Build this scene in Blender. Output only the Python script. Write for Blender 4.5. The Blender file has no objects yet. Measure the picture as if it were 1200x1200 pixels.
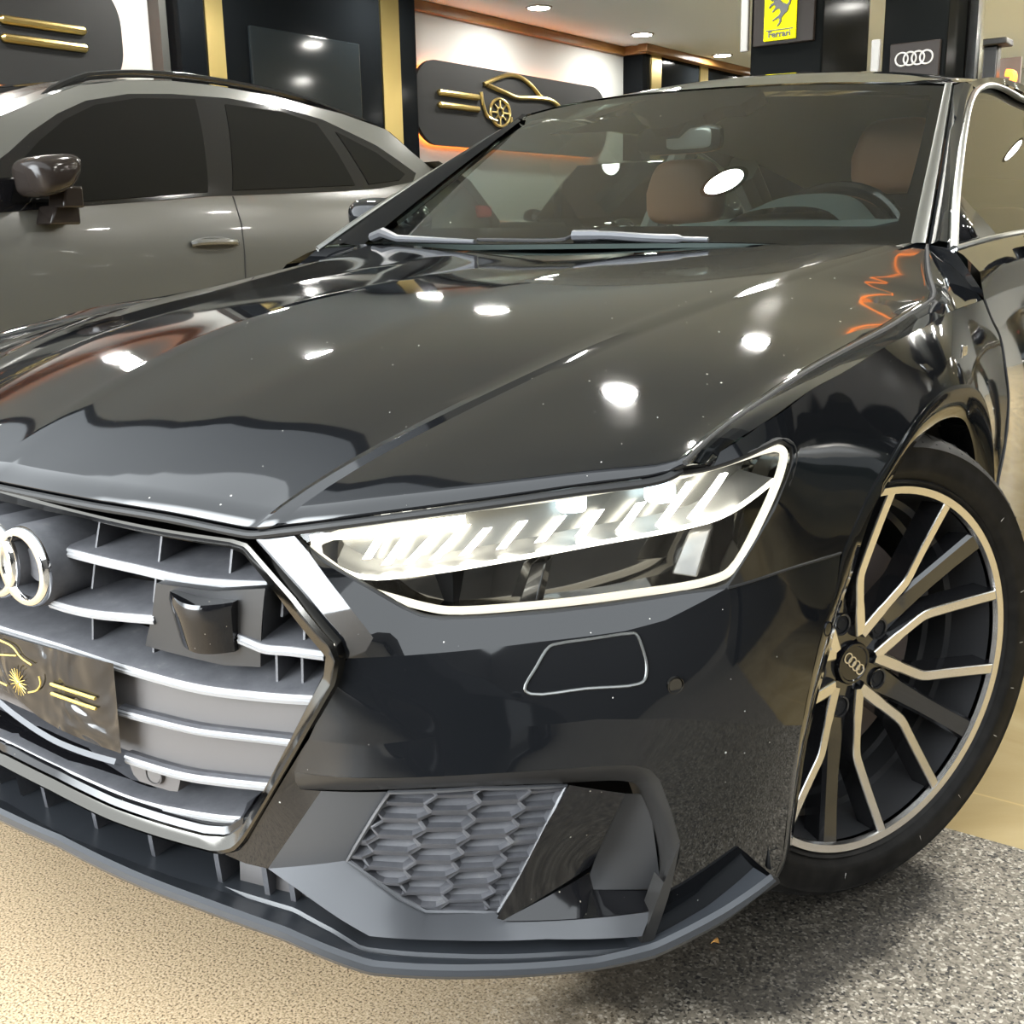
import bpy, bmesh, math, random
from mathutils import Vector, Matrix, Euler
from mathutils.geometry import delaunay_2d_cdt
random.seed(4)
S = bpy.context.scene
COL = S.collection

# ---------------------------------------------------------------- camera
cam = bpy.data.cameras.new('camera')
cam.sensor_width = 36.0
cam.lens = 36.0 * 1328.95 / 1200.0
cam.clip_start = 0.05
camo = bpy.data.objects.new('camera', cam)
COL.objects.link(camo)
_yaw, _pit, _rol = map(math.radians, (36.7831, 13.6361, -1.0405))
_f = Vector((-math.sin(_yaw) * math.cos(_pit), math.cos(_yaw) * math.cos(_pit), -math.sin(_pit)))
_r = _f.cross(Vector((0, 0, 1))).normalized()
_u = _r.cross(_f)
_r2 = _r * math.cos(_rol) + _u * math.sin(_rol)
_u2 = _u * math.cos(_rol) - _r * math.sin(_rol)
camo.matrix_world = Matrix(((_r2.x, _u2.x, -_f.x, 1.3854), (_r2.y, _u2.y, -_f.y, -1.5970),
                            (_r2.z, _u2.z, -_f.z, 0.9842), (0, 0, 0, 1)))
S.camera = camo

# ---------------------------------------------------------------- daylight outside the open shop front, exposure
world = bpy.data.worlds.new('daylight')
S.world = world
world.use_nodes = True
# overcast sky of a street: even grey-blue, with a bright lobe added low for the bumper facet to mirror
_nt = world.node_tree
_bg = _nt.nodes['Background']
_tc = _nt.nodes.new('ShaderNodeTexCoord')
_dt = _nt.nodes.new('ShaderNodeVectorMath'); _dt.operation = 'DOT_PRODUCT'
_dt.inputs[1].default_value = Vector((-.28, -.95, .14)).normalized()
_nt.links.new(_tc.outputs['Generated'], _dt.inputs[0])
_mr = _nt.nodes.new('ShaderNodeMapRange'); _mr.interpolation_type = 'SMOOTHSTEP'
_mr.inputs[1].default_value = math.cos(math.radians(30)); _mr.inputs[2].default_value = math.cos(math.radians(12))
_mr.inputs[3].default_value = 2.1; _mr.inputs[4].default_value = 15.0
_nt.links.new(_dt.outputs['Value'], _mr.inputs[0])
_nt.links.new(_mr.outputs[0], _bg.inputs[1])
_bg.inputs[0].default_value = (0.90, 0.96, 1.0, 1)
S.view_settings.view_transform = 'Standard'
S.view_settings.look = 'None'
S.view_settings.gamma = 1.0
S.view_settings.exposure = 0.7
S.view_settings.use_curve_mapping = False
DOWNLIGHT = 300.0
S.cycles.max_bounces = 8
S.cycles.glossy_bounces = 5
S.cycles.transmission_bounces = 6
S.cycles.transparent_max_bounces = 10
S.cycles.sample_clamp_indirect = 6.0
S.cycles.caustics_reflective = False
S.cycles.caustics_refractive = False

# ---------------------------------------------------------------- measured outlines of the cars (metres)
D = {
'facet': [(0.4557,0.6658,0.012), (0.52,0.6139,0.012), (0.5709,0.5663,0.012), (0.576,0.5491,0.012), (0.5801,0.5495,0.014), (0.6021,0.5594,0.01), (0.6114,0.5748,0.007), (0.6028,0.5863,0.006), (0.5747,0.6158,0.007), (0.5306,0.6585,0.008), (0.5075,0.6764,0.008)],
'under_lamp': [(0.5087,0.6751,0.01), (0.5469,0.6468,0.016), (0.5986,0.6199,0.026), (0.6373,0.5977,0.034), (0.6595,0.5889,0.034), (0.6841,0.5853,0.034), (0.7948,0.5871,0.034), (0.9011,0.592,0.032), (0.9684,0.5969,0.026), (1.0203,0.5992,0.017), (0.9418,0.5734,0.019), (0.8931,0.566,0.021), (0.7945,0.5618,0.022), (0.6684,0.5536,0.021), (0.5801,0.5495,0.014), (0.6021,0.5594,0.01), (0.6114,0.5748,0.007), (0.6028,0.5863,0.006), (0.5747,0.6158,0.007), (0.5306,0.6585,0.008), (0.5075,0.6764,0.008)],
'bumper_mid': [(0.5801,0.5495,0.014), (0.6684,0.5536,0.021), (0.7945,0.5618,0.022), (0.8931,0.566,0.021), (0.9418,0.5734,0.019), (1.0203,0.5992,0.017), (1.1153,0.6054,0.017), (1.24,0.6003,0.017), (1.2238,0.5592,0.012), (1.1856,0.527,0.004), (1.149,0.4629,-0.004), (1.1346,0.4129,-0.007), (1.0071,0.4513,-0.005), (0.9311,0.4691,-0.002), (0.8525,0.4781,0.001), (0.7593,0.4757,0.003), (0.6674,0.4665,0.004), (0.6014,0.4558,0.004), (0.5344,0.4584,0.004), (0.5481,0.4865,0.008), (0.5709,0.5242,0.01), (0.5759,0.5444,0.012)],
'bumper_low': [(0.5344,0.4584,0.004), (0.6014,0.4558,0.004), (0.6674,0.4665,0.004), (0.7593,0.4757,0.003), (0.8525,0.4781,0.001), (0.9311,0.4691,-0.002), (1.0071,0.4513,-0.005), (1.1346,0.4129,-0.007), (1.1301,0.395,-0.006), (1.1281,0.3457,-0.003), (1.1519,0.2202,0.003), (1.1461,0.1824,0.008), (1.0499,0.1647,0.006), (0.9245,0.1703,0.0), (0.9579,0.2877,-0.004), (0.9578,0.3081,-0.003), (0.9393,0.3597,-0.005), (0.9246,0.3972,-0.006), (0.9123,0.4125,-0.007), (0.8924,0.4214,-0.008), (0.8504,0.4266,-0.008), (0.7276,0.4286,-0.008), (0.572,0.4191,-0.002), (0.5127,0.4154,0.004), (0.5237,0.4428,0.004)],
'bumper_corner': [(0.5127,0.4154,0.004), (0.5134,0.3904,0.012), (0.5397,0.3918,0.012), (0.4608,0.2805,0.006), (0.4308,0.2813,0.006), (0.4022,0.2882,0.006), (0.4239,0.2975,0.006), (0.4381,0.3131,0.006), (0.4821,0.38,0.004), (0.5237,0.4428,0.004)],
'flare_outer': [(1.1461,0.1824,0.008), (1.1519,0.2202,0.003), (1.1281,0.3457,-0.003), (1.1301,0.395,-0.006), (1.1346,0.4129,-0.007), (1.149,0.4629,-0.004), (1.1856,0.527,0.004), (1.2238,0.5592,0.012), (1.2445,0.5993,0.017), (1.2709,0.6277,0.017), (1.3119,0.6683,0.016), (1.3571,0.6973,0.015), (1.4254,0.7356,0.014), (1.5365,0.7632,0.013), (1.6318,0.7644,0.012), (1.7278,0.7485,0.011), (1.789,0.7081,0.008), (1.8236,0.6488,0.004), (1.8446,0.5683,0.0)],
'flare_inner': [(1.1684,0.1664,0.016), (1.1964,0.1798,0.016), (1.197,0.2504,0.016), (1.1919,0.3481,0.016), (1.1942,0.3685,0.016), (1.2096,0.4217,0.016), (1.2279,0.4714,0.016), (1.2502,0.5298,0.016), (1.2765,0.5625,0.016), (1.3025,0.607,0.016), (1.3262,0.6357,0.016), (1.3727,0.6643,0.016), (1.4474,0.6979,0.016), (1.5035,0.7129,0.016), (1.6132,0.7181,0.016), (1.6985,0.7012,0.016), (1.761,0.6534,0.016), (1.7974,0.6006,0.016), (1.8344,0.5326,0.016)],
'intake_outer': [(0.5127,0.4154,0.004), (0.572,0.4191,-0.002), (0.7276,0.4286,-0.008), (0.8504,0.4266,-0.008), (0.8924,0.4214,-0.008), (0.9123,0.4125,-0.007), (0.9246,0.3972,-0.006), (0.9393,0.3597,-0.005), (0.9578,0.3081,-0.003), (0.9579,0.2877,-0.004), (0.9245,0.1703,0.0)],
'intake_inner': [(0.5134,0.3904,0.012), (0.5634,0.3934,0.016), (0.6952,0.402,0.016), (0.8252,0.3979,0.016), (0.8874,0.3916,0.016), (0.9057,0.3844,0.016), (0.9158,0.3708,0.016), (0.9362,0.3255,0.016), (0.9531,0.2678,0.016), (0.9524,0.2355,0.016), (0.9255,0.1726,0.014)],
'fender': [(1.0035,0.7391,0.01), (1.0178,0.7526,0.018), (1.0877,0.7757,0.032), (1.205,0.8021,0.042), (1.2927,0.8136,0.045), (1.4365,0.8355,0.045), (1.5293,0.8431,0.045), (1.6026,0.8484,0.045), (1.7266,0.8612,0.045), (1.9435,0.8688,0.045), (1.9502,0.8391,0.04), (1.9687,0.8055,0.032), (1.9574,0.7571,0.022), (1.9465,0.7015,0.012), (1.9093,0.6354,0.004), (1.8568,0.5659,0.0), (1.8421,0.5759,0.0), (1.8236,0.6488,0.004), (1.789,0.7081,0.008), (1.7278,0.7485,0.011), (1.6318,0.7644,0.012), (1.5365,0.7632,0.013), (1.4254,0.7356,0.014), (1.3571,0.6973,0.015), (1.3119,0.6683,0.016), (1.2709,0.6277,0.017), (1.2445,0.5993,0.017), (1.1153,0.6054,0.017), (1.0226,0.5998,0.017), (1.0475,0.6286,0.017), (1.0943,0.68,0.018), (1.1317,0.7307,0.022), (1.1318,0.7462,0.024), (1.1135,0.7561,0.024), (1.0971,0.7558,0.024)],
'lamp': [(0.5066,0.674,0.014), (0.5452,0.6457,0.02), (0.5975,0.6187,0.03), (0.6366,0.5965,0.038), (0.659,0.5877,0.038), (0.6838,0.584,0.038), (0.7954,0.5859,0.038), (0.9026,0.5906,0.036), (0.9713,0.5955,0.03), (1.0257,0.6003,0.021), (1.0508,0.6272,0.021), (1.099,0.6787,0.022), (1.1379,0.7293,0.026), (1.1381,0.7449,0.028), (1.118,0.7553,0.028), (1.099,0.7554,0.026), (1.0071,0.7379,0.016), (0.9522,0.7331,0.012), (0.8529,0.7232,0.01), (0.7972,0.7162,0.01), (0.6872,0.707,0.012), (0.5741,0.6884,0.01)],
'lamp_rim_in': [(0.5256,0.659,0.026), (0.5526,0.6399,0.03), (0.5918,0.6168,0.036), (0.6359,0.6034,0.042), (0.667,0.5964,0.042), (0.6921,0.5927,0.042), (0.7964,0.5947,0.042), (0.9046,0.5997,0.04), (1.0124,0.6077,0.03), (1.0339,0.6168,0.025), (1.0791,0.6709,0.025), (1.1174,0.7238,0.029), (1.1236,0.7405,0.031), (1.1024,0.7478,0.03), (0.9587,0.7292,0.016), (0.867,0.7183,0.014), (0.7975,0.7111,0.014), (0.6869,0.7002,0.016), (0.5873,0.6833,0.018)],
'frame_top': [(0.029,0.6915,0.004), (0.2068,0.6807,0.004), (0.3473,0.6733,0.004), (0.4383,0.67,0.004), (0.4582,0.6669,0.008)],
'frame_dia': [(0.4607,0.668,0.004), (0.5241,0.6165,0.004), (0.5741,0.5691,0.004)],
'frame_low': [(0.5788,0.5522,0.004), (0.5734,0.5266,0.004), (0.5502,0.4884,0.004), (0.524,0.4459,0.004), (0.4822,0.3811,0.004), (0.4382,0.3143,0.006), (0.4241,0.2987,0.006), (0.4024,0.2895,0.006), (0.3238,0.2923,0.006), (0.2294,0.2963,0.006), (0.1246,0.3082,0.006), (0.0,0.3151,0.006)],
'frame_in': [(0.0201,0.6689,0.014), (0.1978,0.668,0.014), (0.3413,0.6594,0.014), (0.4255,0.6551,0.014), (0.4455,0.6503,0.014), (0.4917,0.6111,0.014), (0.5398,0.5645,0.014), (0.5541,0.5517,0.014), (0.5516,0.5307,0.014), (0.5047,0.4491,0.014), (0.4607,0.3756,0.014), (0.4296,0.33,0.014), (0.4053,0.3124,0.014), (0.3715,0.3079,0.014), (0.3373,0.3088,0.014), (0.2245,0.313,0.014), (0.1185,0.324,0.014), (0.0,0.3301,0.014)],
'slat1': [(0.1408,0.6294,0.022), (0.2142,0.6262,0.022), (0.2972,0.6228,0.022), (0.3601,0.6185,0.022), (0.4138,0.6187,0.022), (0.4729,0.6218,0.022)],
'slat2': [(0.1383,0.5638,0.022), (0.1763,0.5622,0.022), (0.2228,0.5629,0.022), (0.2663,0.5659,0.022), (0.3205,0.5696,0.022)],
'slat3': [(0.4383,0.5616,0.022), (0.454,0.5575,0.022), (0.4715,0.5536,0.022), (0.5066,0.5543,0.022), (0.5481,0.5531,0.022)],
'slat4': [(0.0364,0.5136,0.018), (0.1581,0.5138,0.018), (0.2825,0.5062,0.018), (0.3873,0.4988,0.018), (0.4594,0.5001,0.018), (0.5373,0.5042,0.018)],
'slat5': [(0.256,0.4472,0.018), (0.3136,0.4457,0.018), (0.3799,0.4436,0.018), (0.4467,0.4463,0.018), (0.5069,0.4486,0.018)],
'slat6': [(0.2564,0.3867,0.018), (0.3039,0.3841,0.018), (0.3519,0.3821,0.018), (0.4047,0.3848,0.018), (0.4709,0.3893,0.018)],
'slat7': [(0.0,0.3423,0.022), (0.1392,0.3347,0.022), (0.2599,0.3263,0.022), (0.3397,0.3287,0.022), (0.3882,0.3315,0.022), (0.4322,0.3364,0.022)],
'slat8': [(0.0,0.3117,0.02), (0.095,0.3199,0.02), (0.214,0.317,0.02), (0.3153,0.3127,0.02), (0.3681,0.3144,0.02), (0.3957,0.3177,0.02)],
'plate_cover': [(0.0596,0.5109,0.004), (0.1656,0.512,0.004), (0.2729,0.5116,0.004), (0.2724,0.4701,0.004), (0.2674,0.3964,0.004), (0.221,0.3986,0.004), (0.159,0.404,0.004), (0.1181,0.4119,0.004), (0.0764,0.4279,0.004), (0.0396,0.4336,0.004)],
'plate_lip': [(0.0221,0.4196,0.012), (0.0672,0.4062,0.012), (0.1449,0.3905,0.012), (0.2089,0.3868,0.012), (0.2572,0.3873,0.012)],
'plate_bars': [(0.1599,0.4661,0.003), (0.2395,0.4632,0.003), (0.1586,0.4534,0.003), (0.2383,0.4497,0.003)],
'plate_sun': [(0.0887,0.4532,0.003)],
'plate_line1': [(0.0607,0.5037,0.003), (0.0886,0.5002,0.003), (0.104,0.4897,0.003), (0.1255,0.4839,0.003)],
'plate_line2': [(0.0555,0.4832,0.003), (0.095,0.4902,0.003)],
'plate_line3': [(0.1099,0.444,0.003), (0.1296,0.4518,0.003), (0.1392,0.4629,0.003), (0.138,0.4717,0.003)],
'plate_line4': [(0.0444,0.4445,0.003), (0.0632,0.4429,0.003)],
'radar_box': [(0.3338,0.6108,0.006), (0.4145,0.6102,0.006), (0.48,0.6187,0.006), (0.4783,0.609,0.008), (0.4596,0.5217,0.034), (0.4102,0.5178,0.034), (0.2947,0.5263,0.034), (0.3196,0.5711,0.02)],
'radar_win': [(0.3593,0.6063,-0.012), (0.4002,0.6012,-0.012), (0.4444,0.6027,-0.012), (0.4343,0.5406,0.014), (0.3943,0.5408,0.014), (0.3589,0.5464,0.014)],
'pdc_box': [(0.2459,0.37,0.03), (0.2686,0.3738,0.03), (0.3335,0.3685,0.03), (0.3241,0.345,0.03), (0.3101,0.3432,0.03), (0.2605,0.3454,0.03), (0.2516,0.3528,0.03)],
'pdc_ring': [(0.2926,0.3635,0.026)],
'vert_a': [(0.1805,0.6499,0.04), (0.2897,0.6462,0.04), (0.3943,0.6427,0.04)],
'vert_b': [(0.1793,0.6027,0.04), (0.2855,0.6005,0.04), (0.1811,0.5408,0.04), (0.2849,0.5406,0.04)],
'vert_c': [(0.5002,0.5785,0.04), (0.4703,0.6083,0.04), (0.4974,0.5306,0.04), (0.4638,0.5299,0.04)],
'emblem': [(0.1179,0.6042,0.0), (0.0503,0.6493,0.0), (0.0382,0.6032,0.0)],
'mesh': [(0.6171,0.3875,0.03), (0.7212,0.3926,0.03), (0.8247,0.3876,0.03), (0.8012,0.3391,0.03), (0.7704,0.2755,0.03), (0.7419,0.2272,0.03), (0.7018,0.2307,0.03), (0.6527,0.2312,0.03), (0.622,0.2481,0.03), (0.5907,0.2718,0.03), (0.5568,0.2941,0.03), (0.5862,0.3403,0.03)],
'charcoal_up': [(0.5397,0.3918,0.012), (0.616,0.3854,0.034), (0.5549,0.2913,0.034), (0.4608,0.2805,0.006)],
'charcoal': [(0.4608,0.2805,0.006), (0.5549,0.2913,0.034), (0.5894,0.2691,0.034), (0.621,0.2453,0.034), (0.652,0.2284,0.034), (0.7387,0.2291,0.026), (0.7513,0.2292,0.006), (0.8502,0.2208,0.006), (0.9307,0.2147,0.004), (0.9136,0.1919,-0.008), (0.7945,0.2138,-0.012), (0.6904,0.2218,-0.014), (0.5929,0.224,-0.014), (0.5582,0.2378,-0.008), (0.5028,0.2636,0.0)],
'fin': [(0.8242,0.397,0.012), (0.8916,0.377,0.012), (0.8761,0.3346,0.018), (0.8632,0.2846,0.03), (0.8563,0.2752,0.03), (0.7999,0.2533,0.018), (0.7469,0.2326,0.005), (0.7392,0.2357,0.005), (0.7681,0.2875,0.012), (0.7978,0.3488,0.014)],
'fin_recess': [(0.9083,0.3548,0.05), (0.9241,0.3611,0.03), (0.9383,0.3196,0.03), (0.9554,0.2382,0.03), (0.9492,0.223,0.035), (0.8671,0.2359,0.04), (0.8619,0.2387,0.05), (0.875,0.2641,0.06)],
'fin_foot': [(0.743,0.2318,0.005), (0.8003,0.2484,0.02), (0.8586,0.2639,0.036), (0.8671,0.2359,0.04), (0.9499,0.221,0.036), (0.9376,0.2222,0.012), (0.9306,0.2159,0.004), (0.8498,0.2228,0.005)],
'fin_post': [(0.9562,0.3067,-0.006), (0.948,0.2443,-0.006), (0.9313,0.1801,-0.006), (0.9152,0.1792,-0.006), (0.9265,0.2138,-0.006), (0.94,0.2582,-0.006)],
'lip_a': [(0.0,0.2477,0.018), (0.1134,0.2405,0.018), (0.2521,0.2367,0.018), (0.3792,0.2291,0.018), (0.4871,0.2251,0.0113), (0.5442,0.2129,0.001), (0.5805,0.1996,-0.0061), (0.6875,0.1979,-0.01), (0.8113,0.1896,-0.01), (0.9341,0.169,-0.003), (0.9889,0.1685,0.0027), (1.0617,0.174,0.01), (1.1654,0.1731,0.01)],
'lip_b': [(0.0467,0.2693,-0.034), (0.167,0.2696,-0.034), (0.2638,0.2584,-0.034), (0.3879,0.2434,-0.034), (0.4989,0.227,-0.034), (0.5653,0.2073,-0.034), (0.5965,0.1983,-0.034), (0.722,0.1948,-0.034), (0.8491,0.1882,-0.034), (0.9178,0.1911,-0.034), (1.0096,0.2131,-0.034), (1.0817,0.2342,-0.034)],
'lip_c': [(0.0371,0.2537,-0.032), (0.1598,0.2552,-0.032), (0.2578,0.2434,-0.032), (0.3838,0.2293,-0.032), (0.4958,0.2132,-0.032), (0.5632,0.1926,-0.032), (0.5951,0.1839,-0.032), (0.7218,0.1816,-0.032), (0.8501,0.1759,-0.032), (0.9196,0.1761,-0.032), (1.0132,0.1973,-0.032), (1.0886,0.2266,-0.032)],
'grid_top': [(0.0,0.2889,0.02), (0.0967,0.2873,0.02), (0.2075,0.2771,0.02), (0.3073,0.2746,0.02), (0.3892,0.2725,0.02), (0.4338,0.2699,0.02), (0.4503,0.2698,0.02)],
'grid_div': [(0.0,0.2623,0.03), (0.0594,0.252,0.03), (0.1667,0.2515,0.03), (0.2696,0.2436,0.03), (0.3748,0.2329,0.03), (0.4427,0.2295,0.03), (0.4781,0.2214,0.03)],
'gap': [(1.0226,0.5998,0.017), (1.1153,0.6054,0.017), (1.24,0.6003,0.017)],
'door_gap': [(1.9435,0.8688,0.045), (1.9502,0.8391,0.04), (1.9687,0.8055,0.032), (1.9574,0.7571,0.022), (1.9465,0.7015,0.012), (1.9093,0.6354,0.004), (1.8568,0.5659,0.0)],
'door_belt': [(1.9435,0.8688,0.045), (2.1028,0.8752,0.045), (2.2452,0.8794,0.045)],
'crest': [(1.0035,0.7391,0.01), (1.0178,0.7526,0.018), (1.0877,0.7757,0.032), (1.205,0.8021,0.042), (1.2927,0.8136,0.045), (1.4365,0.8355,0.045), (1.5293,0.8431,0.045), (1.6026,0.8484,0.045), (1.7266,0.8612,0.045), (1.9435,0.8688,0.045)],
'tow_cover': [(0.7751,0.5149,0.0), (0.7893,0.5373,0.0), (0.8044,0.5559,0.0), (0.8155,0.5588,0.0), (0.853,0.5611,0.0), (0.8964,0.5631,0.0), (0.9052,0.5621,0.0), (0.911,0.5472,0.0), (0.9138,0.5276,0.0), (0.9097,0.5136,0.0), (0.9007,0.51,0.0), (0.8426,0.5111,0.0), (0.7823,0.5097,0.0)],
'pdc_bumper': [(0.9455,0.5035,0.0)],
'pdc_side': [(1.1925,0.5176,0.004)],
'tow_gap': [(0.9082,0.5627,0.0), (0.9111,0.4837,0.0), (0.91,0.4221,0.0)],
'lamp_ledge': [(0.5192,0.6518,0.05), (0.5872,0.6297,0.05), (0.6666,0.6347,0.05), (0.77,0.6467,0.05), (0.8745,0.6594,0.05), (0.975,0.6691,0.05), (1.0293,0.6776,0.05), (1.1093,0.7098,0.05)],
'lamp_band': [(0.4988,0.6654,0.045), (0.5664,0.6714,0.045), (0.6348,0.6776,0.045), (0.7155,0.685,0.045)],
'lamp_bars': [(0.5882,0.6428,0.055), (0.601,0.6621,0.055), (0.6131,0.6372,0.055), (0.638,0.6665,0.055), (0.6411,0.6386,0.055), (0.6792,0.6704,0.055), (0.6737,0.6433,0.055), (0.7153,0.6756,0.055), (0.7111,0.6467,0.055), (0.7432,0.6716,0.055), (0.7576,0.6522,0.055), (0.7881,0.6777,0.055), (0.805,0.6579,0.055), (0.8373,0.6815,0.055), (0.8558,0.6621,0.055), (0.8863,0.6865,0.055), (0.9068,0.6665,0.055), (0.9415,0.6926,0.055), (0.9568,0.6686,0.055), (1.01,0.7124,0.055), (0.9937,0.6683,0.055), (1.0574,0.7182,0.055)],
'lamp_proj': [(0.8466,0.7016,0.045), (0.9567,0.7076,0.045), (0.8646,0.7008,0.045), (0.9791,0.7079,0.045)],
'lamp_mod': [(0.9916,0.6337,0.05), (0.7889,0.6113,0.05)],
'hood_front': [(0.0327,-0.862,0.6978), (0.1406,-0.8586,0.6968), (0.2323,-0.8505,0.6949), (0.2505,-0.8482,0.6947), (0.3358,-0.8334,0.6916), (0.4399,-0.809,0.6829), (0.4491,-0.8062,0.6835), (0.491,-0.7909,0.6907), (0.54,-0.7688,0.6992), (0.656,-0.6957,0.7178), (0.7406,-0.6244,0.7308), (0.8073,-0.5544,0.7395), (0.8209,-0.5363,0.748)],
'crease_inner': [(0.2496,-0.8476,0.6945), (0.2401,-0.8231,0.7101), (0.2382,-0.7706,0.7391), (0.2485,-0.7178,0.7637), (0.2543,-0.6528,0.7899), (0.2601,-0.5932,0.8109), (0.2721,-0.4891,0.8411), (0.2744,-0.4353,0.8543), (0.2689,-0.2393,0.8904), (0.2557,-0.1208,0.9054), (0.2215,0.1735,0.93), (0.2119,0.3803,0.9484)],
'crease_outer': [(0.456,-0.812,0.6857), (0.4546,-0.7916,0.6974), (0.4706,-0.7414,0.7214), (0.4836,-0.7137,0.7325), (0.4926,-0.6622,0.7534), (0.5165,-0.599,0.7743), (0.5474,-0.4713,0.8102), (0.5591,-0.3751,0.8324), (0.5653,-0.3025,0.8464), (0.5797,-0.0918,0.877), (0.5963,0.1129,0.8988), (0.6172,0.3572,0.9276), (0.6725,0.5128,0.9488), (0.697,0.5603,0.9554)],
'shut': [(0.829,-0.5516,0.7514), (0.8277,-0.4854,0.7696), (0.825,-0.3491,0.7931), (0.8221,-0.2053,0.8137), (0.8188,-0.0385,0.831), (0.8144,0.1128,0.8448), (0.8114,0.2062,0.8565), (0.8074,0.3019,0.8668), (0.8048,0.3538,0.875), (0.7994,0.3745,0.8837), (0.7781,0.4224,0.8999), (0.7534,0.4843,0.9209), (0.7189,0.5844,0.9563)],
'cowl': [(0.0,0.4,0.9487), (0.09,0.4029,0.9495), (0.18,0.4117,0.9516), (0.27,0.4262,0.955), (0.36,0.4467,0.959), (0.45,0.4729,0.9628), (0.54,0.505,0.9652), (0.63,0.5429,0.9641), (0.72,0.5866,0.9566)],
'hood_mid': [(0.0,-0.866,0.699), (0.0,-0.7254,0.7703), (0.0,-0.5847,0.8233), (0.0,-0.444,0.8611), (0.0,-0.3033,0.887), (0.0,-0.1627,0.9042), (0.0,-0.022,0.9157), (0.0,0.1187,0.9249), (0.0,0.2593,0.9348), (0.0,0.4,0.9487)],
'glass_bottom': [(-0.7778,0.6589,0.9792), (-0.4161,0.4952,0.9732), (-0.223,0.4454,0.97), (0.1021,0.4286,0.9685), (0.3316,0.4616,0.9671), (0.5192,0.508,0.9611), (0.6632,0.5622,0.9572), (0.6975,0.578,0.9566)],
'glass_right': [(0.6975,0.578,0.9566), (0.668,0.7059,1.0386), (0.6301,0.8726,1.1433), (0.5729,1.1202,1.2955)],
'glass_top': [(-0.6215,1.1789,1.3199), (-0.4752,1.1632,1.3352), (-0.2922,1.1356,1.3405), (-0.0731,1.1075,1.3367), (0.1475,1.0973,1.3288), (0.3709,1.104,1.3155), (0.5729,1.1202,1.2955)],
'glass_left': [(-0.7778,0.6589,0.9792), (-0.712,0.7739,1.0661), (-0.6631,0.975,1.1945), (-0.6215,1.1789,1.3199)],
'clear_bottom': [(-0.7475,0.7015,1.0137), (-0.491,0.5842,1.0094), (-0.1708,0.5038,1.0057), (0.0631,0.4902,1.003), (0.3033,0.5151,0.9999), (0.4955,0.5616,0.9959), (0.6353,0.6145,0.9946), (0.648,0.6334,1.0022)],
'clear_right': [(0.648,0.6334,1.0022), (0.629,0.7491,1.073), (0.6028,0.8803,1.1537), (0.5585,1.0693,1.2693)],
'clear_top': [(-0.5585,1.1241,1.3003), (-0.4291,1.1154,1.3148), (-0.2642,1.0986,1.3225), (-0.0538,1.0722,1.3179), (0.1622,1.0664,1.3113), (0.3834,1.0729,1.2969), (0.5585,1.0693,1.2693)],
'clear_left': [(-0.7475,0.7015,1.0137), (-0.6889,0.8008,1.0878), (-0.6399,0.9842,1.205), (-0.5585,1.1241,1.3003)],
'sensor': [(-0.2127,1.0777,1.3147), (-0.1628,1.0152,1.2836), (-0.1023,0.9751,1.2643), (-0.0561,0.9162,1.2335), (-0.0023,0.9157,1.2338), (0.0475,0.9497,1.2518), (0.0802,1.0034,1.2802), (0.132,1.0065,1.2802), (0.1601,1.0707,1.3138), (-0.0137,1.0861,1.3258)],
'trim_in': [(0.6948,0.5767,0.9567), (0.6665,0.7054,1.0386), (0.6301,0.8726,1.1433), (0.5746,1.1206,1.2954)],
'trim_out': [(0.7171,0.5899,0.9578), (0.6882,0.7143,1.0381), (0.6488,0.8788,1.1425), (0.5886,1.1233,1.2944)],
'pillar_out': [(0.7927,0.5036,0.9496), (0.7539,0.6317,1.0272), (0.7277,0.7278,1.0795), (0.6776,0.9234,1.1798), (0.643,1.0759,1.249), (0.6269,1.174,1.2812), (0.6142,1.3077,1.3066), (0.6104,1.4349,1.3143), (0.6168,1.6474,1.3013)],
'sail': [(0.7438,0.7181,1.0473), (0.7881,0.5702,0.9588), (0.7819,0.851,0.9713)],
'belt': [(0.7927,0.5036,0.9496), (0.788,0.665,0.959), (0.7835,0.8519,0.968), (0.7801,1.0526,0.9748)],
'roofside': [(0.6077,1.1268,1.3196), (0.5985,1.3075,1.3379), (0.5968,1.5052,1.3413), (0.6053,1.6893,1.3243)],
'wiper': [(-0.22,0.4419,0.9792), (0.028,0.4229,0.978), (0.039,0.4354,0.9847), (0.121,0.4377,0.9834), (0.2172,0.4375,0.977), (0.3415,0.4528,0.9719)],
'mirror_px': [(0.7959,0.8,1.0118), (0.7975,0.8,1.0516), (0.8303,0.8,1.0662), (0.8382,0.8,0.9709), (0.8004,0.8,0.9763), (0.7964,0.8,0.9472), (0.8443,0.8,0.8984)],
'headrest_p': [(-0.1035,1.15,1.091), (-0.1943,1.15,1.1664), (-0.0063,1.15,1.157), (-0.1051,1.15,1.1705), (-0.1021,1.15,1.0149)],
'headrest_d': [(0.4872,1.05,1.1598), (0.4163,1.05,1.21), (0.5598,1.05,1.2004), (0.4833,1.05,1.2236), (0.4918,1.05,1.086)],
'wheel_rim': [(0.3962,0.75,1.06), (0.4607,0.75,1.0714), (0.5154,0.75,1.0609), (0.5701,0.75,1.0257), (0.5978,0.75,0.9967)],
'dash': [(0.2556,0.62,1.0005), (0.2939,0.62,1.0324), (0.4424,0.62,1.0479), (0.5132,0.62,1.0408), (0.5668,0.62,0.9976), (0.2753,0.62,1.0002), (0.4701,0.62,1.0274)],
'mirror_in': [(-0.1097,0.98,1.237), (0.0889,0.98,1.2277), (0.0788,0.98,1.1836), (-0.0968,0.98,1.1795), (-0.009,0.98,1.2046)],
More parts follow.
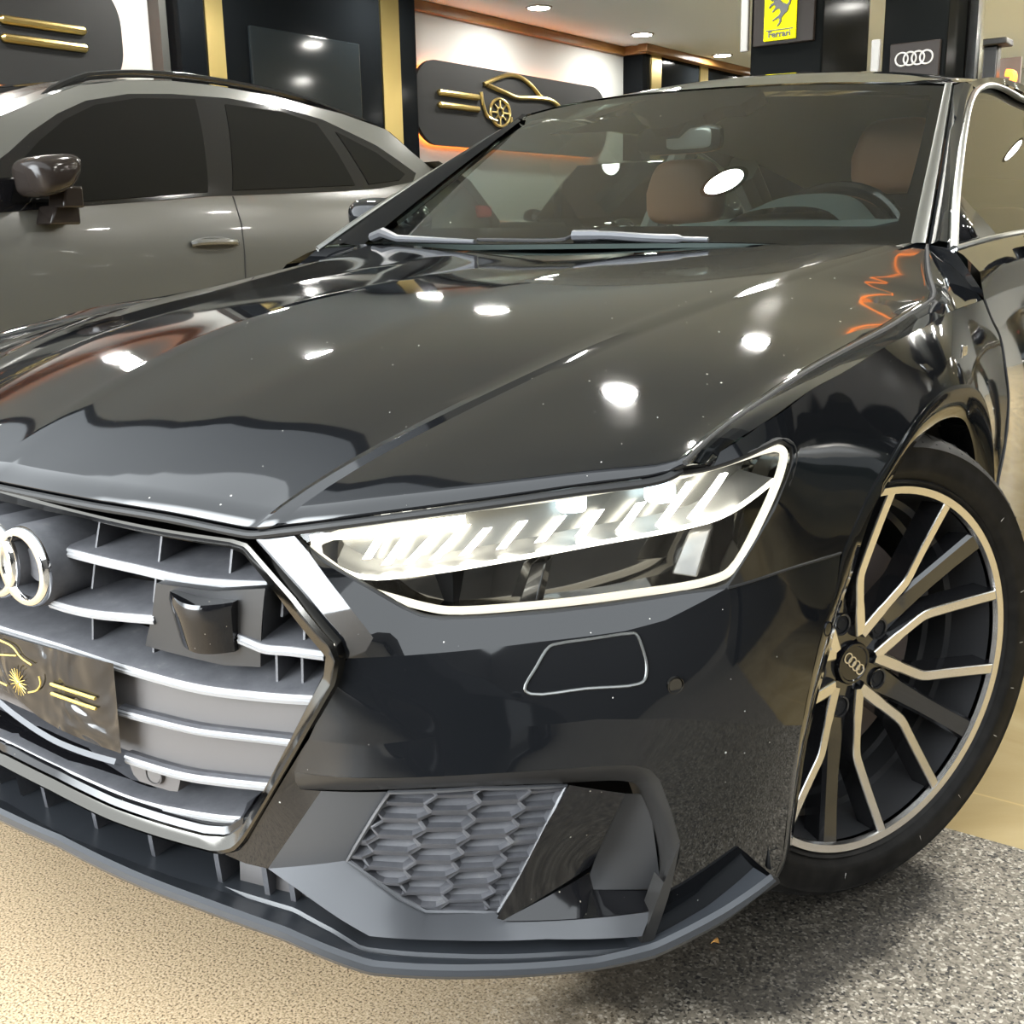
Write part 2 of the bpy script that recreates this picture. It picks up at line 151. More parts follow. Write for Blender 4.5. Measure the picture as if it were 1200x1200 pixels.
'suv_dlo': [(0.6615,1.2071), (0.8721,1.3289), (0.9931,1.409), (1.1495,1.4922), (1.3103,1.5561), (1.5409,1.6041), (1.7726,1.6244), (2.0994,1.6333), (2.4295,1.6111), (2.6542,1.573), (2.9613,1.4615), (3.1967,1.325), (3.14,1.2785), (2.8466,1.2365), (2.5759,1.2184), (1.759,1.1802), (1.0509,1.1264), (0.6328,1.0957)],
'suv_pane_f': [(0.8131,1.1397), (0.8769,1.2754), (1.0155,1.3779), (1.1676,1.4698), (1.3417,1.5412), (1.5747,1.5888), (1.8939,1.6119), (1.7466,1.1981), (1.131,1.15)],
'suv_pane_r': [(2.0571,1.602), (2.4004,1.5924), (2.5955,1.5478), (2.6464,1.4034), (2.6837,1.2496), (1.8875,1.2083)],
'suv_pane_q': [(2.7031,1.5165), (2.9351,1.4209), (3.0961,1.3173), (3.0357,1.2846), (2.7863,1.2564)],
'suv_roof': [(0.7387,1.4092), (0.9811,1.4962), (1.1401,1.559), (1.3173,1.6196), (1.5847,1.6675), (1.8207,1.6869), (2.0455,1.6888), (2.3927,1.6711), (2.823,1.6152), (3.1144,1.5507), (3.2364,1.4438), (3.3544,1.3622)],
'suv_door_gap': [(2.0571,1.6098), (1.9055,1.2946), (1.8832,1.1822), (1.9007,1.0598), (1.8933,0.9216), (1.8877,0.8087)],
'suv_handle': [(1.5892,0.9858), (1.8687,0.9819), (1.7323,1.013), (1.7178,0.944)],
'suv_mirror': [(0.9773,1.247), (0.8733,1.2911), (1.1255,1.2515), (0.9969,1.3348), (0.8935,1.0652), (0.9619,1.1351)],
'suv_crease': [(0.5943,0.8978), (0.934,0.9056), (1.4919,0.938), (1.9127,0.9587), (2.62,1.0624)],
'suv_arch': [(2.62,1.0624), (2.725,1.1208), (2.86,1.1558)],
'plan': [(0.0,-0.908), (0.0089,-0.9078), (0.0204,-0.9075), (0.034,-0.9073), (0.0492,-0.907), (0.0656,-0.9066), (0.0828,-0.9062), (0.1003,-0.9056), (0.1176,-0.9049), (0.1343,-0.904), (0.15,-0.903), (0.165,-0.9018), (0.18,-0.9005), (0.195,-0.8992), (0.21,-0.8976), (0.225,-0.896), (0.24,-0.8942), (0.255,-0.8922), (0.27,-0.89), (0.285,-0.8876), (0.3,-0.885), (0.3152,-0.8821), (0.3306,-0.8788), (0.3463,-0.8753), (0.3619,-0.8716), (0.3775,-0.8678), (0.3929,-0.8638), (0.4079,-0.8598), (0.4226,-0.8558), (0.4366,-0.8518), (0.45,-0.848), (0.4627,-0.8443), (0.4747,-0.8408), (0.4863,-0.8374), (0.4974,-0.8339), (0.5081,-0.8304), (0.5186,-0.8268), (0.529,-0.823), (0.5393,-0.819), (0.5496,-0.8147), (0.56,-0.81), (0.5705,-0.805), (0.5808,-0.7997), (0.591,-0.7942), (0.6012,-0.7885), (0.6113,-0.7826), (0.6212,-0.7765), (0.631,-0.7702), (0.6408,-0.7636), (0.6505,-0.7569), (0.66,-0.75), (0.6695,-0.7428), (0.679,-0.7354), (0.6884,-0.7276), (0.6977,-0.7197), (0.7069,-0.7116), (0.7159,-0.7033), (0.7248,-0.695), (0.7334,-0.6866), (0.7419,-0.6783), (0.75,-0.67), (0.7579,-0.6617), (0.7656,-0.6533), (0.7731,-0.6449), (0.7804,-0.6364), (0.7875,-0.6278), (0.7944,-0.6192), (0.8011,-0.6107), (0.8076,-0.6021), (0.8139,-0.5935), (0.82,-0.585), (0.8259,-0.5765), (0.8316,-0.5679), (0.8371,-0.5593), (0.8424,-0.5508), (0.8475,-0.5422), (0.8524,-0.5336), (0.8571,-0.5251), (0.8616,-0.5167), (0.8659,-0.5083), (0.87,-0.5), (0.8739,-0.4919), (0.8774,-0.4842), (0.8808,-0.4766), (0.8839,-0.4691), (0.8869,-0.4616), (0.8897,-0.4539), (0.8924,-0.446), (0.895,-0.4378), (0.8975,-0.4292), (0.9,-0.42), (0.9024,-0.4104), (0.9047,-0.4007), (0.9069,-0.3908), (0.909,-0.3806), (0.9109,-0.37), (0.9128,-0.359), (0.9147,-0.3476), (0.9165,-0.3357), (0.9182,-0.3232), (0.92,-0.31), (0.9217,-0.296), (0.9235,-0.281), (0.9252,-0.2654), (0.9268,-0.2491), (0.9284,-0.2325), (0.93,-0.2157), (0.9314,-0.1988), (0.9327,-0.1822), (0.9339,-0.1658), (0.935,-0.15), (0.9359,-0.1353), (0.9368,-0.1218), (0.9375,-0.109), (0.9381,-0.0965), (0.9386,-0.0837), (0.939,-0.0703), (0.9393,-0.0557), (0.9396,-0.0394), (0.9398,-0.021), (0.94,0.0), (0.9401,0.0235), (0.9401,0.0488), (0.9401,0.0758), (0.94,0.1044), (0.9398,0.1344), (0.9396,0.1656), (0.9393,0.1979), (0.9389,0.2312), (0.9385,0.2653), (0.938,0.3), (0.9374,0.3355), (0.9367,0.372), (0.9358,0.4095), (0.9348,0.448), (0.9339,0.4875), (0.9329,0.528), (0.932,0.5695), (0.9312,0.612), (0.9305,0.6555), (0.93,0.7), (0.9297,0.7446), (0.9295,0.7888), (0.9295,0.8332), (0.9296,0.8784), (0.9297,0.925), (0.9298,0.9736), (0.93,1.0248), (0.9301,1.0792), (0.9301,1.1374), (0.93,1.2), (0.9298,1.2674), (0.9295,1.3392), (0.9291,1.4148), (0.9287,1.4936), (0.9283,1.575), (0.9279,1.6584), (0.9276,1.7432), (0.9273,1.8288), (0.9271,1.9146), (0.927,2.0), (0.9272,2.0878), (0.9276,2.18), (0.9282,2.2753), (0.9289,2.372), (0.9296,2.4688), (0.9302,2.564), (0.9306,2.6562), (0.9308,2.744), (0.9306,2.8258), (0.93,2.9), (0.9292,2.9669), (0.9283,3.028), (0.9273,3.0841), (0.9261,3.136), (0.9246,3.1844), (0.9227,3.23), (0.9204,3.2736), (0.9176,3.316), (0.9141,3.3579), (0.91,3.4), (0.9053,3.4418), (0.9003,3.4823), (0.8949,3.5214), (0.889,3.559), (0.8825,3.595), (0.8754,3.6294), (0.8677,3.6622), (0.8593,3.6933), (0.8501,3.7226), (0.84,3.75), (0.8296,3.7754), (0.819,3.7988), (0.8082,3.8203), (0.7967,3.84), (0.7844,3.8581), (0.7709,3.8748), (0.756,3.8902), (0.7394,3.9044), (0.7208,3.9176), (0.7,3.93), (0.6769,3.9411), (0.6518,3.9505), (0.6249,3.9584), (0.5963,3.965), (0.5662,3.9706), (0.5349,3.9754), (0.5024,3.9795), (0.469,3.9831), (0.4348,3.9866), (0.4,3.99), (0.3623,3.9931), (0.32,3.9954), (0.2747,3.997), (0.228,3.9981), (0.1813,3.9987), (0.136,3.9991), (0.0938,3.9993), (0.056,3.9994), (0.0243,3.9996), (0.0,4.0)],
}
# ---------------------------------------------------------------- materials
MAT = {}
def mat(name, col, rough=0.5, metal=0.0, coat=0.0, spec=0.5, emit=None, estr=0.0, ior=1.5):
    m = bpy.data.materials.new(name)
    m.use_nodes = True
    b = m.node_tree.nodes['Principled BSDF']
    b.inputs['Base Color'].default_value = (*col, 1)
    b.inputs['Roughness'].default_value = rough
    b.inputs['Metallic'].default_value = metal
    b.inputs['Coat Weight'].default_value = coat
    b.inputs['Coat Roughness'].default_value = 0.03
    b.inputs['Specular IOR Level'].default_value = spec
    b.inputs['IOR'].default_value = ior
    if emit:
        b.inputs['Emission Color'].default_value = (*emit, 1)
        b.inputs['Emission Strength'].default_value = estr
    MAT[name] = m
    return m
def nd(m, t, **kw):
    n = m.node_tree.nodes.new(t)
    for k, v in kw.items():
        if hasattr(n, k):
            setattr(n, k, v)
        else:
            n.inputs[k.replace('_', ' ')].default_value = v
    return n
def ln(m, a, b): m.node_tree.links.new(a, b)
def bsdf(m): return m.node_tree.nodes['Principled BSDF']
def coords(m): return nd(m, 'ShaderNodeTexCoord').outputs['Object']
def ramp(m, fac, stops):
    r = m.node_tree.nodes.new('ShaderNodeValToRGB')
    e = r.color_ramp.elements
    while len(e) < len(stops): e.new(0.5)
    for q, (p, c) in zip(e, stops):
        q.position = p
        q.color = (*c, 1)
    ln(m, fac, r.inputs[0])
    return r.outputs[0]
def specks(m, base, dirt, scale=70, size=0.07, density=0.84):
    """tiny dried dust spots: a small round dot in some voronoi cells"""
    co = coords(m)
    v = nd(m, 'ShaderNodeTexVoronoi', Scale=scale)
    ln(m, co, v.inputs['Vector'])
    sep = nd(m, 'ShaderNodeSeparateColor')
    ln(m, v.outputs['Color'], sep.inputs[0])
    gt = nd(m, 'ShaderNodeMath', operation='GREATER_THAN'); gt.inputs[1].default_value = density
    ln(m, sep.outputs[0], gt.inputs[0])
    sz = nd(m, 'ShaderNodeMath', operation='MULTIPLY'); sz.inputs[1].default_value = size
    ln(m, sep.outputs[1], sz.inputs[0])
    lt = nd(m, 'ShaderNodeMath', operation='LESS_THAN')
    ln(m, v.outputs['Distance'], lt.inputs[0]); ln(m, sz.outputs[0], lt.inputs[1])
    mu = nd(m, 'ShaderNodeMath', operation='MULTIPLY')
    ln(m, gt.outputs[0], mu.inputs[0]); ln(m, lt.outputs[0], mu.inputs[1])
    mx = nd(m, 'ShaderNodeMix', data_type='RGBA')
    mx.inputs[6].default_value = (*base, 1); mx.inputs[7].default_value = (*dirt, 1)
    ln(m, mu.outputs[0], mx.inputs[0])
    ln(m, mx.outputs[2], bsdf(m).inputs['Base Color'])
    return mx

paint = mat('black_paint', (.006, .0065, .0075), 0.05, 0, 0.25)
specks(paint, (.006, .0065, .0075), (.45, .44, .40), 75, .10, .80)
_n = nd(paint, 'ShaderNodeTexNoise', Scale=6.0, Detail=6.0)
ln(paint, coords(paint), _n.inputs['Vector'])
_mr = nd(paint, 'ShaderNodeMapRange'); _mr.inputs[3].default_value = .015; _mr.inputs[4].default_value = .07
ln(paint, _n.outputs[0], _mr.inputs[0]); ln(paint, _mr.outputs[0], bsdf(paint).inputs['Roughness'])
gloss = mat('gloss_black', (.006, .006, .007), 0.07, 0, 0.1)
specks(gloss, (.006, .006, .007), (.3, .27, .22), 110, .12, .7)
plastic = mat('grille_plastic', (.075, .076, .082), 0.5)
_n = nd(plastic, 'ShaderNodeTexNoise', Scale=35.0, Detail=6.0, Roughness=.7)
ln(plastic, coords(plastic), _n.inputs['Vector'])
ln(plastic, ramp(plastic, _n.outputs[0], [(.3, (.055, .056, .062)), (.62, (.085, .085, .092)), (.75, (.13, .128, .125))]), bsdf(plastic).inputs['Base Color'])
edge = mat('slat_edge_lit', (.30, .30, .305), 0.42)  # same plastic as the slat; light on its front edge painted as paler grey
cover = mat('radar_cover_grey', (.105, .098, .096), 0.55)
lipmat = mat('dusty_splitter', (.030, .033, .038), 0.30)
intakeframe = mat('intake_frame_black', (.022, .021, .020), 0.3)
ductm = mat('duct_black', (.03, .03, .031), 0.42)
charcoal = mat('charcoal_satin', (.085, .087, .093), 0.36, .25)
rubber = mat('seal_rubber', (.012, .012, .012), 0.6)
dark = mat('dark_void', (.006, .006, .007), 0.8)
chrome = mat('chrome', (.86, .86, .86), 0.05, 1)
darkchrome = mat('dark_chrome', (.115, .11, .10), 0.14, 1)
satin = mat('satin_silver_trim', (.36, .37, .36), 0.33, 1)
tyre_m = mat('tyre_rubber', (.008, .0075, .007), 0.55, spec=.18)
_n = nd(tyre_m, 'ShaderNodeTexNoise', Scale=40.0, Detail=5.0)
ln(tyre_m, coords(tyre_m), _n.inputs['Vector'])
ln(tyre_m, ramp(tyre_m, _n.outputs[0], [(.35, (.004, .0037, .0034)), (.7, (.011, .010, .009))]), bsdf(tyre_m).inputs['Base Color'])
machined = mat('machined_alloy', (.72, .70, .68), 0.26, 1)
wheelblack = mat('wheel_black', (.012, .012, .013), 0.16, 0, .8)
barrel_m = mat('rim_barrel_black', (.05, .05, .052), .28, .4)
disc_m = mat('brake_disc', (.20, .16, .14), 0.5, .6)
caliper_m = mat('brake_caliper', (.24, .15, .125), 0.5)
liner = mat('arch_liner', (.01, .01, .01), 0.9)
glassm = bpy.data.materials.new('clear_glass'); glassm.use_nodes = True; MAT['clear_glass'] = glassm
def glassify(m, tint, ior=1.5, rough=0.0):
    nt = m.node_tree; nt.nodes.clear()
    o = nt.nodes.new('ShaderNodeOutputMaterial'); mx = nt.nodes.new('ShaderNodeMixShader')
    t = nt.nodes.new('ShaderNodeBsdfTransparent'); g = nt.nodes.new('ShaderNodeBsdfGlossy')
    fr = nt.nodes.new('ShaderNodeFresnel')
    t.inputs[0].default_value = (*tint, 1); g.inputs['Roughness'].default_value = rough
    g.inputs['Color'].default_value = (1, 1, 1, 1); fr.inputs[0].default_value = ior
    nt.links.new(fr.outputs[0], mx.inputs[0]); nt.links.new(t.outputs[0], mx.inputs[1])
    nt.links.new(g.outputs[0], mx.inputs[2]); nt.links.new(mx.outputs[0], o.inputs[0])
glassify(glassm, (.80, .86, .81), 1.62)
sideglass = bpy.data.materials.new('side_glass_dark'); sideglass.use_nodes = True; glassify(sideglass, (.30, .34, .31), 1.45)
lensm = bpy.data.materials.new('lamp_lens'); lensm.use_nodes = True; glassify(lensm, (.96, .97, .97), 1.45)
tint = mat('tinted_glass', (.005, .005, .005), 0.02, 0, 0, .22)
frit = mat('windshield_frit', (.008, .008, .008), 0.06)
lamp_house = mat('lamp_housing', (.22, .215, .20), 0.05, 1)
lamp_panel = mat('lamp_reflector', (.20, .195, .18), 0.25, .6)
lamp_rim = mat('lamp_rim_glow', (.6, .58, .5), .3, emit=(1.0, .93, .76), estr=.62)
lamp_grey = mat('lamp_trim_grey', (.45, .44, .42), 0.25, .5)
led = mat('lamp_led', (1, 1, .95), .3, emit=(1.0, .97, .84), estr=7.0)
ledsoft = mat('lamp_led_soft', (1, 1, .95), .3, emit=(1.0, .95, .80), estr=1.9)
projm = mat('lamp_projector', (.5, .6, .65), .1, emit=(.70, .90, 1.0), estr=4.5)
leather = mat('tan_leather', (.30, .145, .085), 0.5)
dash_m = mat('dash_grey', (.085, .105, .10), 0.6)
ctrim = mat('cabin_grey', (.10, .10, .095), 0.7)
gold = mat('brushed_gold', (.58, .45, .18), 0.28, 1)
goldink = mat('gold_print', (.75, .55, .16), 0.35, .5)
plastic_film = mat('black_film', (.016, .014, .013), 0.09)
_n = nd(plastic_film, 'ShaderNodeTexNoise', Scale=11.0, Detail=2.0, Distortion=.8)
ln(plastic_film, coords(plastic_film), _n.inputs['Vector'])
_b = nd(plastic_film, 'ShaderNodeBump', Strength=.8, Distance=.03)
ln(plastic_film, _n.outputs[0], _b.inputs['Height']); ln(plastic_film, _b.outputs[0], bsdf(plastic_film).inputs['Normal'])
# the grey car
suvp = mat('nardo_grey_paint', (.082, .084, .077), 0.22, 0, .35)
suvtrim = mat('mirror_brown_gloss', (.020, .016, .014), 0.12, 0, 0, .25)
dcar = mat('dark_green_black_paint', (.012, .016, .015), 0.08, 0, 1.0)
wcar = mat('pale_silver_paint', (.42, .46, .44), 0.2, .2, 1.0)
redlamp = mat('tail_lamp_red', (.35, .02, .02), 0.1)
# the room
wallw = mat('white_wall_paint', (.44, .455, .445), 0.7)
ceilm = mat('ceiling_paint', (.72, .81, .90), 0.75)
blackgl = mat('black_gloss_stone', (.005, .006, .007), 0.10, 0, 0, .10, ior=1.28)
blackmat = mat('charcoal_strip', (.045, .046, .042), 0.5)
wood = mat('brown_cornice', (.26, .12, .032), 0.4)
_n = nd(wood, 'ShaderNodeTexNoise', Scale=3.0, Detail=8.0)
ln(wood, coords(wood), _n.inputs['Vector'])
ln(wood, ramp(wood, _n.outputs[0], [(.3, (.17, .078, .02)), (.7, (.27, .135, .038))]), bsdf(wood).inputs['Base Color'])
signgrey = mat('sign_charcoal', (.020, .0205, .0205), 0.6, spec=.2)
blackcol = mat('black_column', (.0045, .005, .005), .14, 0, 0, .06, ior=1.12)
signbrown = mat('sign_taupe', (.017, .0135, .0115), 0.4, spec=.10)
signyellow = mat('sign_yellow', (.62, .60, .0), 0.5, spec=.08, emit=(.85, .82, .01), estr=.10)
signblack = mat('sign_black', (.012, .012, .012), 0.4)
signwhite = mat('sign_silver', (.34, .335, .32), 0.4)
orange = mat('orange_led', (1, .3, .05), .5, emit=(1.0, .24, .04), estr=13.0)
orangesoft = mat('orange_tube', (1, .3, .05), .5, emit=(1.0, .24, .03), estr=2.2)
lightm = mat('downlight_glow', (1, 1, 1), .5, emit=(1.0, .975, .91), estr=DOWNLIGHT)
whitebar = mat('white_plastic', (.24, .235, .225), .5)
leafm = mat('dry_leaf', (.45, .22, .05), .7)
redb = mat('red_cloth', (.5, .06, .05), .7)

def floor_material():
    m = mat('floor_terrazzo', (.5, .42, .32), 0.42)
    co = coords(m)
    # two laid floors meet along a straight edge (y = 0.225): stone chips in front, polished beige slabs behind
    sx = nd(m, 'ShaderNodeSeparateXYZ'); ln(m, co, sx.inputs[0])
    n1 = nd(m, 'ShaderNodeTexNoise', Scale=290.0, Detail=2.0, Roughness=.5); ln(m, co, n1.inputs['Vector'])
    v1 = nd(m, 'ShaderNodeTexVoronoi', Scale=260.0); ln(m, co, v1.inputs['Vector'])
    n2 = nd(m, 'ShaderNodeTexNoise', Scale=1.3, Detail=4.0); ln(m, co, n2.inputs['Vector'])
    beige = ramp(m, n1.outputs[0], [(.36, (.13, .085, .045)), (.43, (.47, .34, .20)), (.55, (.68, .51, .32)), (.70, (.76, .62, .43))])
    vs = nd(m, 'ShaderNodeSeparateColor'); ln(m, v1.outputs['Color'], vs.inputs[0])
    chips = ramp(m, vs.outputs[0], [(.06, (.018, .016, .014)), (.16, (.10, .085, .064)), (.45, (.195, .168, .128)), (.80, (.25, .215, .165)), (.94, (.50, .45, .37))])
    # worn grey zone towards the wheel side
    gz = nd(m, 'ShaderNodeMapRange'); gz.inputs[1].default_value = .40; gz.inputs[2].default_value = .78
    nn = nd(m, 'ShaderNodeMath', operation='MULTIPLY_ADD'); nn.inputs[1].default_value = .28; nn.inputs[2].default_value = -.14
    ln(m, n2.outputs[0], nn.inputs[0])
    ad = nd(m, 'ShaderNodeMath', operation='ADD'); ln(m, sx.outputs[0], ad.inputs[0]); ln(m, nn.outputs[0], ad.inputs[1])
    ln(m, ad.outputs[0], gz.inputs[0])
    mx = nd(m, 'ShaderNodeMix', data_type='RGBA'); ln(m, gz.outputs[0], mx.inputs[0]); ln(m, beige, mx.inputs[6]); ln(m, chips, mx.inputs[7])
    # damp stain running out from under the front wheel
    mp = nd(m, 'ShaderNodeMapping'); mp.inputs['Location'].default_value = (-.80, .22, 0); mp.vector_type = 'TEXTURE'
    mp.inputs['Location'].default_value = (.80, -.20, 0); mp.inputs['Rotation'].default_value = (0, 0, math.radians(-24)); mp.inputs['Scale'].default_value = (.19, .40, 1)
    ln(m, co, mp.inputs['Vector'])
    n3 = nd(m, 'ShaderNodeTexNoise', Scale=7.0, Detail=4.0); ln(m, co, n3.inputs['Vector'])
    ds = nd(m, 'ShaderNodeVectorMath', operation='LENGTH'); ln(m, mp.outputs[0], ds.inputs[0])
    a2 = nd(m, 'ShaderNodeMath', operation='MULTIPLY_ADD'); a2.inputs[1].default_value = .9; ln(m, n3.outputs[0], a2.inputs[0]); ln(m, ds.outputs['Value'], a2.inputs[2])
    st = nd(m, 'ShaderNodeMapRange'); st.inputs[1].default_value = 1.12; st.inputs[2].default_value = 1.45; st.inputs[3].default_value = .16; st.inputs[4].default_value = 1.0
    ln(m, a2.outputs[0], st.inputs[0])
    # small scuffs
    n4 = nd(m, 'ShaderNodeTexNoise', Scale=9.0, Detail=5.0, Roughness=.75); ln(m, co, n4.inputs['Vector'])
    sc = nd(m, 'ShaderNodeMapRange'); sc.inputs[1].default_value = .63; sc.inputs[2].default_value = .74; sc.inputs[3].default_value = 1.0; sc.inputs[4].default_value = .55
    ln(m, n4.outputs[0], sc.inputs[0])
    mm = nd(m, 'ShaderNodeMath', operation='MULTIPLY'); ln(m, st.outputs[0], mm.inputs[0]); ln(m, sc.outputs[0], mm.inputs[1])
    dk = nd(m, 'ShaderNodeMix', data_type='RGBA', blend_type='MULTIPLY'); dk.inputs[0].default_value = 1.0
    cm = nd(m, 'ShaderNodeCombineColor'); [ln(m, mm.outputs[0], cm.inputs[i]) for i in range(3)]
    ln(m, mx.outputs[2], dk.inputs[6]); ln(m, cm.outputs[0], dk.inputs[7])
    # polished slabs
    n5 = nd(m, 'ShaderNodeTexNoise', Scale=2.2, Detail=8.0, Distortion=1.6); ln(m, co, n5.inputs['Vector'])
    slab = ramp(m, n5.outputs[0], [(.3, (.38, .28, .13)), (.5, (.47, .36, .185)), (.7, (.54, .43, .24))])
    br = nd(m, 'ShaderNodeTexBrick'); br.offset = 0.0; br.inputs['Scale'].default_value = 1.0
    br.inputs['Brick Width'].default_value = .8; br.inputs['Row Height'].default_value = .8; br.inputs['Mortar Size'].default_value = .003
    br.inputs['Color1'].default_value = (1, 1, 1, 1); br.inputs['Color2'].default_value = (.94, .94, .94, 1); br.inputs['Mortar'].default_value = (1.25, 1.2, 1.1, 1)
    mp2 = nd(m, 'ShaderNodeMapping'); mp2.inputs['Location'].default_value = (.2, .42, 0); ln(m, co, mp2.inputs['Vector']); ln(m, mp2.outputs[0], br.inputs['Vector'])
    sm = nd(m, 'ShaderNodeMix', data_type='RGBA', blend_type='MULTIPLY'); sm.inputs[0].default_value = 1.0
    ln(m, slab, sm.inputs[6]); ln(m, br.outputs[0], sm.inputs[7])
    gy = nd(m, 'ShaderNodeMath', operation='GREATER_THAN'); gy.inputs[1].default_value = .226; ln(m, sx.outputs[1], gy.inputs[0])
    fx = nd(m, 'ShaderNodeMix', data_type='RGBA'); ln(m, gy.outputs[0], fx.inputs[0]); ln(m, dk.outputs[2], fx.inputs[6]); ln(m, sm.outputs[2], fx.inputs[7])
    ln(m, fx.outputs[2], bsdf(m).inputs['Base Color'])
    rg = nd(m, 'ShaderNodeMapRange'); rg.inputs[3].default_value = .55; rg.inputs[4].default_value = .16; ln(m, gy.outputs[0], rg.inputs[0])
    ln(m, rg.outputs[0], bsdf(m).inputs['Roughness'])
    bp = nd(m, 'ShaderNodeBump', Strength=.12, Distance=.004); ln(m, n1.outputs[0], bp.inputs['Height']); ln(m, bp.outputs[0], bsdf(m).inputs['Normal'])
    return m
floorm = floor_material()

# ---------------------------------------------------------------- mesh helpers
class MB:
    def __init__(self): self.v = []; self.f = []
    def add(self, vs, fs):
        o = len(self.v); self.v += [tuple(p) for p in vs]; self.f += [tuple(i + o for i in q) for q in fs]; return self
    def box(self, c, s, rot=None):
        vs = [Vector((x * s[0] / 2, y * s[1] / 2, z * s[2] / 2)) for x in (-1, 1) for y in (-1, 1) for z in (-1, 1)]
        if rot: vs = [Euler(rot).to_matrix() @ p for p in vs]
        vs = [p + Vector(c) for p in vs]
        return self.add(vs, [(0, 1, 3, 2), (4, 6, 7, 5), (0, 4, 5, 1), (2, 3, 7, 6), (0, 2, 6, 4), (1, 5, 7, 3)])
    def loft(self, rows, close=False, caps=False):
        n = len(rows[0]); vs = [p for r in rows for p in r]; fs = []
        for i in range(len(rows) - 1):
            for j in range(n if close else n - 1):
                k = (j + 1) % n
                fs.append((i * n + j, i * n + k, (i + 1) * n + k, (i + 1) * n + j))
        if caps:
            fs.append(tuple(range(n))[::-1]); fs.append(tuple(range((len(rows) - 1) * n, len(rows) * n)))
        return self.add(vs, fs)
    def tube(self, pts, r, n=8, closed=False, caps=True):
        pts = [Vector(p) for p in pts]; m = len(pts); rows = []; up = None
        for i, p in enumerate(pts):
            a = pts[(i - 1) % m] if (closed or i) else p
            b = pts[(i + 1) % m] if (closed or i < m - 1) else p
            t = (b - a).normalized()
            if up is None: up = t.orthogonal().normalized()
            up = (up - t * up.dot(t)).normalized(); w = t.cross(up)
            rr = r[i] if isinstance(r, (list, tuple)) else r
            rows.append([p + (up * math.cos(2 * math.pi * k / n) + w * math.sin(2 * math.pi * k / n)) * rr for k in range(n)])
        if closed: rows.append(rows[0])
        return self.loft(rows, True, caps and not closed)
    def strip(self, pts, prof, normal_fn):
        """sweep a closed 2D profile (a along side, b along normal) on a path; normal_fn(i) gives the normal"""
        pts = [Vector(p) for p in pts]; rows = []
        for i, p in enumerate(pts):
            t = (pts[min(i + 1, len(pts) - 1)] - pts[max(i - 1, 0)]).normalized()
            n = Vector(normal_fn(i)); n = (n - t * n.dot(t)).normalized(); s = n.cross(t)
            rows.append([p + s * a + n * b for a, b in prof])
        return self.loft(rows, True, True)
    def lathe(self, prof, M, n=72, a0=0, a1=2 * math.pi):
        full = abs(a1 - a0 - 2 * math.pi) < 1e-6
        rows = []
        for k in range(n + (0 if full else 1)):
            a = a0 + (a1 - a0) * k / n
            rows.append([M @ Vector((r * math.cos(a), r * math.sin(a), h)) for r, h in prof])
        if full: rows.append(rows[0])
        return self.loft(rows)
    def prism(self, poly, M, h0, h1):
        n = len(poly)
        vs = [M @ Vector((x, y, h0)) for x, y in poly] + [M @ Vector((x, y, h1)) for x, y in poly]
        return self.add(vs, [tuple(range(n))[::-1], tuple(range(n, 2 * n))] + [(i, (i + 1) % n, n + (i + 1) % n, n + i) for i in range(n)])
    def ellipsoid(self, c, s, n=24, m=14, p=1.0, M=None):
        def sg(v): return math.copysign(abs(v) ** p, v)
        rows = []
        for i in range(m + 1):
            t = math.pi * (i / m - .5)
            row = []
            for k in range(n):
                a = 2 * math.pi * k / n
                q = Vector((s[0] * sg(math.cos(t)) * sg(math.cos(a)), s[1] * sg(math.cos(t)) * sg(math.sin(a)), s[2] * sg(math.sin(t))))
                row.append((M @ q if M else q) + Vector(c))
            rows.append(row)
        return self.loft(rows, True)
def finish_smooth(name, me, m, parent, label, k=5):
    """panels cut from a skin: evenly smoothed normals inside, crisp outline"""
    N = [Vector((0, 0, 0)) for _ in me.vertices]; nb = [[] for _ in me.vertices]
    for p in me.polygons:
        for v in p.vertices: N[v] += p.normal * p.area
    for e_ in me.edges:
        a, b = e_.vertices; nb[a].append(b); nb[b].append(a)
    for _ in range(k):
        N = [(n.normalized() + sum((N[j].normalized() for j in q), Vector((0, 0, 0))) * (.8 / max(len(q), 1))).normalized() if q else n for n, q in zip(N, nb)]
    me.polygons.foreach_set('use_smooth', [True] * len(me.polygons))
    me.normals_split_custom_set_from_vertices([tuple(n) for n in N])
    me.materials.append(m)
    o = bpy.data.objects.new(name, me); COL.objects.link(o)
    if parent: o.parent = parent; o.matrix_parent_inverse = parent.matrix_world.inverted()
    if label: o['label'] = label
    return o
def obj(name, mb, m, parent=None, sharp=30, solid=0.0, bevel=0.0, label=None):
    me = bpy.data.meshes.new(name)
    me.from_pydata([tuple(p) for p in mb.v], [], mb.f)
    if getattr(mb, 'smoothn', False): return finish_smooth(name, me, m, parent, label)
    bm = bmesh.new(); bm.from_mesh(me)
    bmesh.ops.remove_doubles(bm, verts=bm.verts, dist=1e-5)
    bmesh.ops.recalc_face_normals(bm, faces=bm.faces) if solid == 0 and not getattr(mb, 'keep', False) else None
    bm.to_mesh(me); bm.free()
    if sharp:
        me.polygons.foreach_set('use_smooth', [True] * len(me.polygons))
        me.set_sharp_from_angle(angle=math.radians(sharp))
    me.materials.append(m)
    o = bpy.data.objects.new(name, me); COL.objects.link(o)
    if parent: o.parent = parent; o.matrix_parent_inverse = parent.matrix_world.inverted()
    if solid:
        md = o.modifiers.new('solid', 'SOLIDIFY'); md.thickness = solid; md.offset = -1
    if bevel:
        md = o.modifiers.new('bevel', 'BEVEL'); md.width = bevel; md.segments = 2; md.limit_method = 'ANGLE'; md.angle_limit = math.radians(40)
    if label: o['label'] = label
    return o
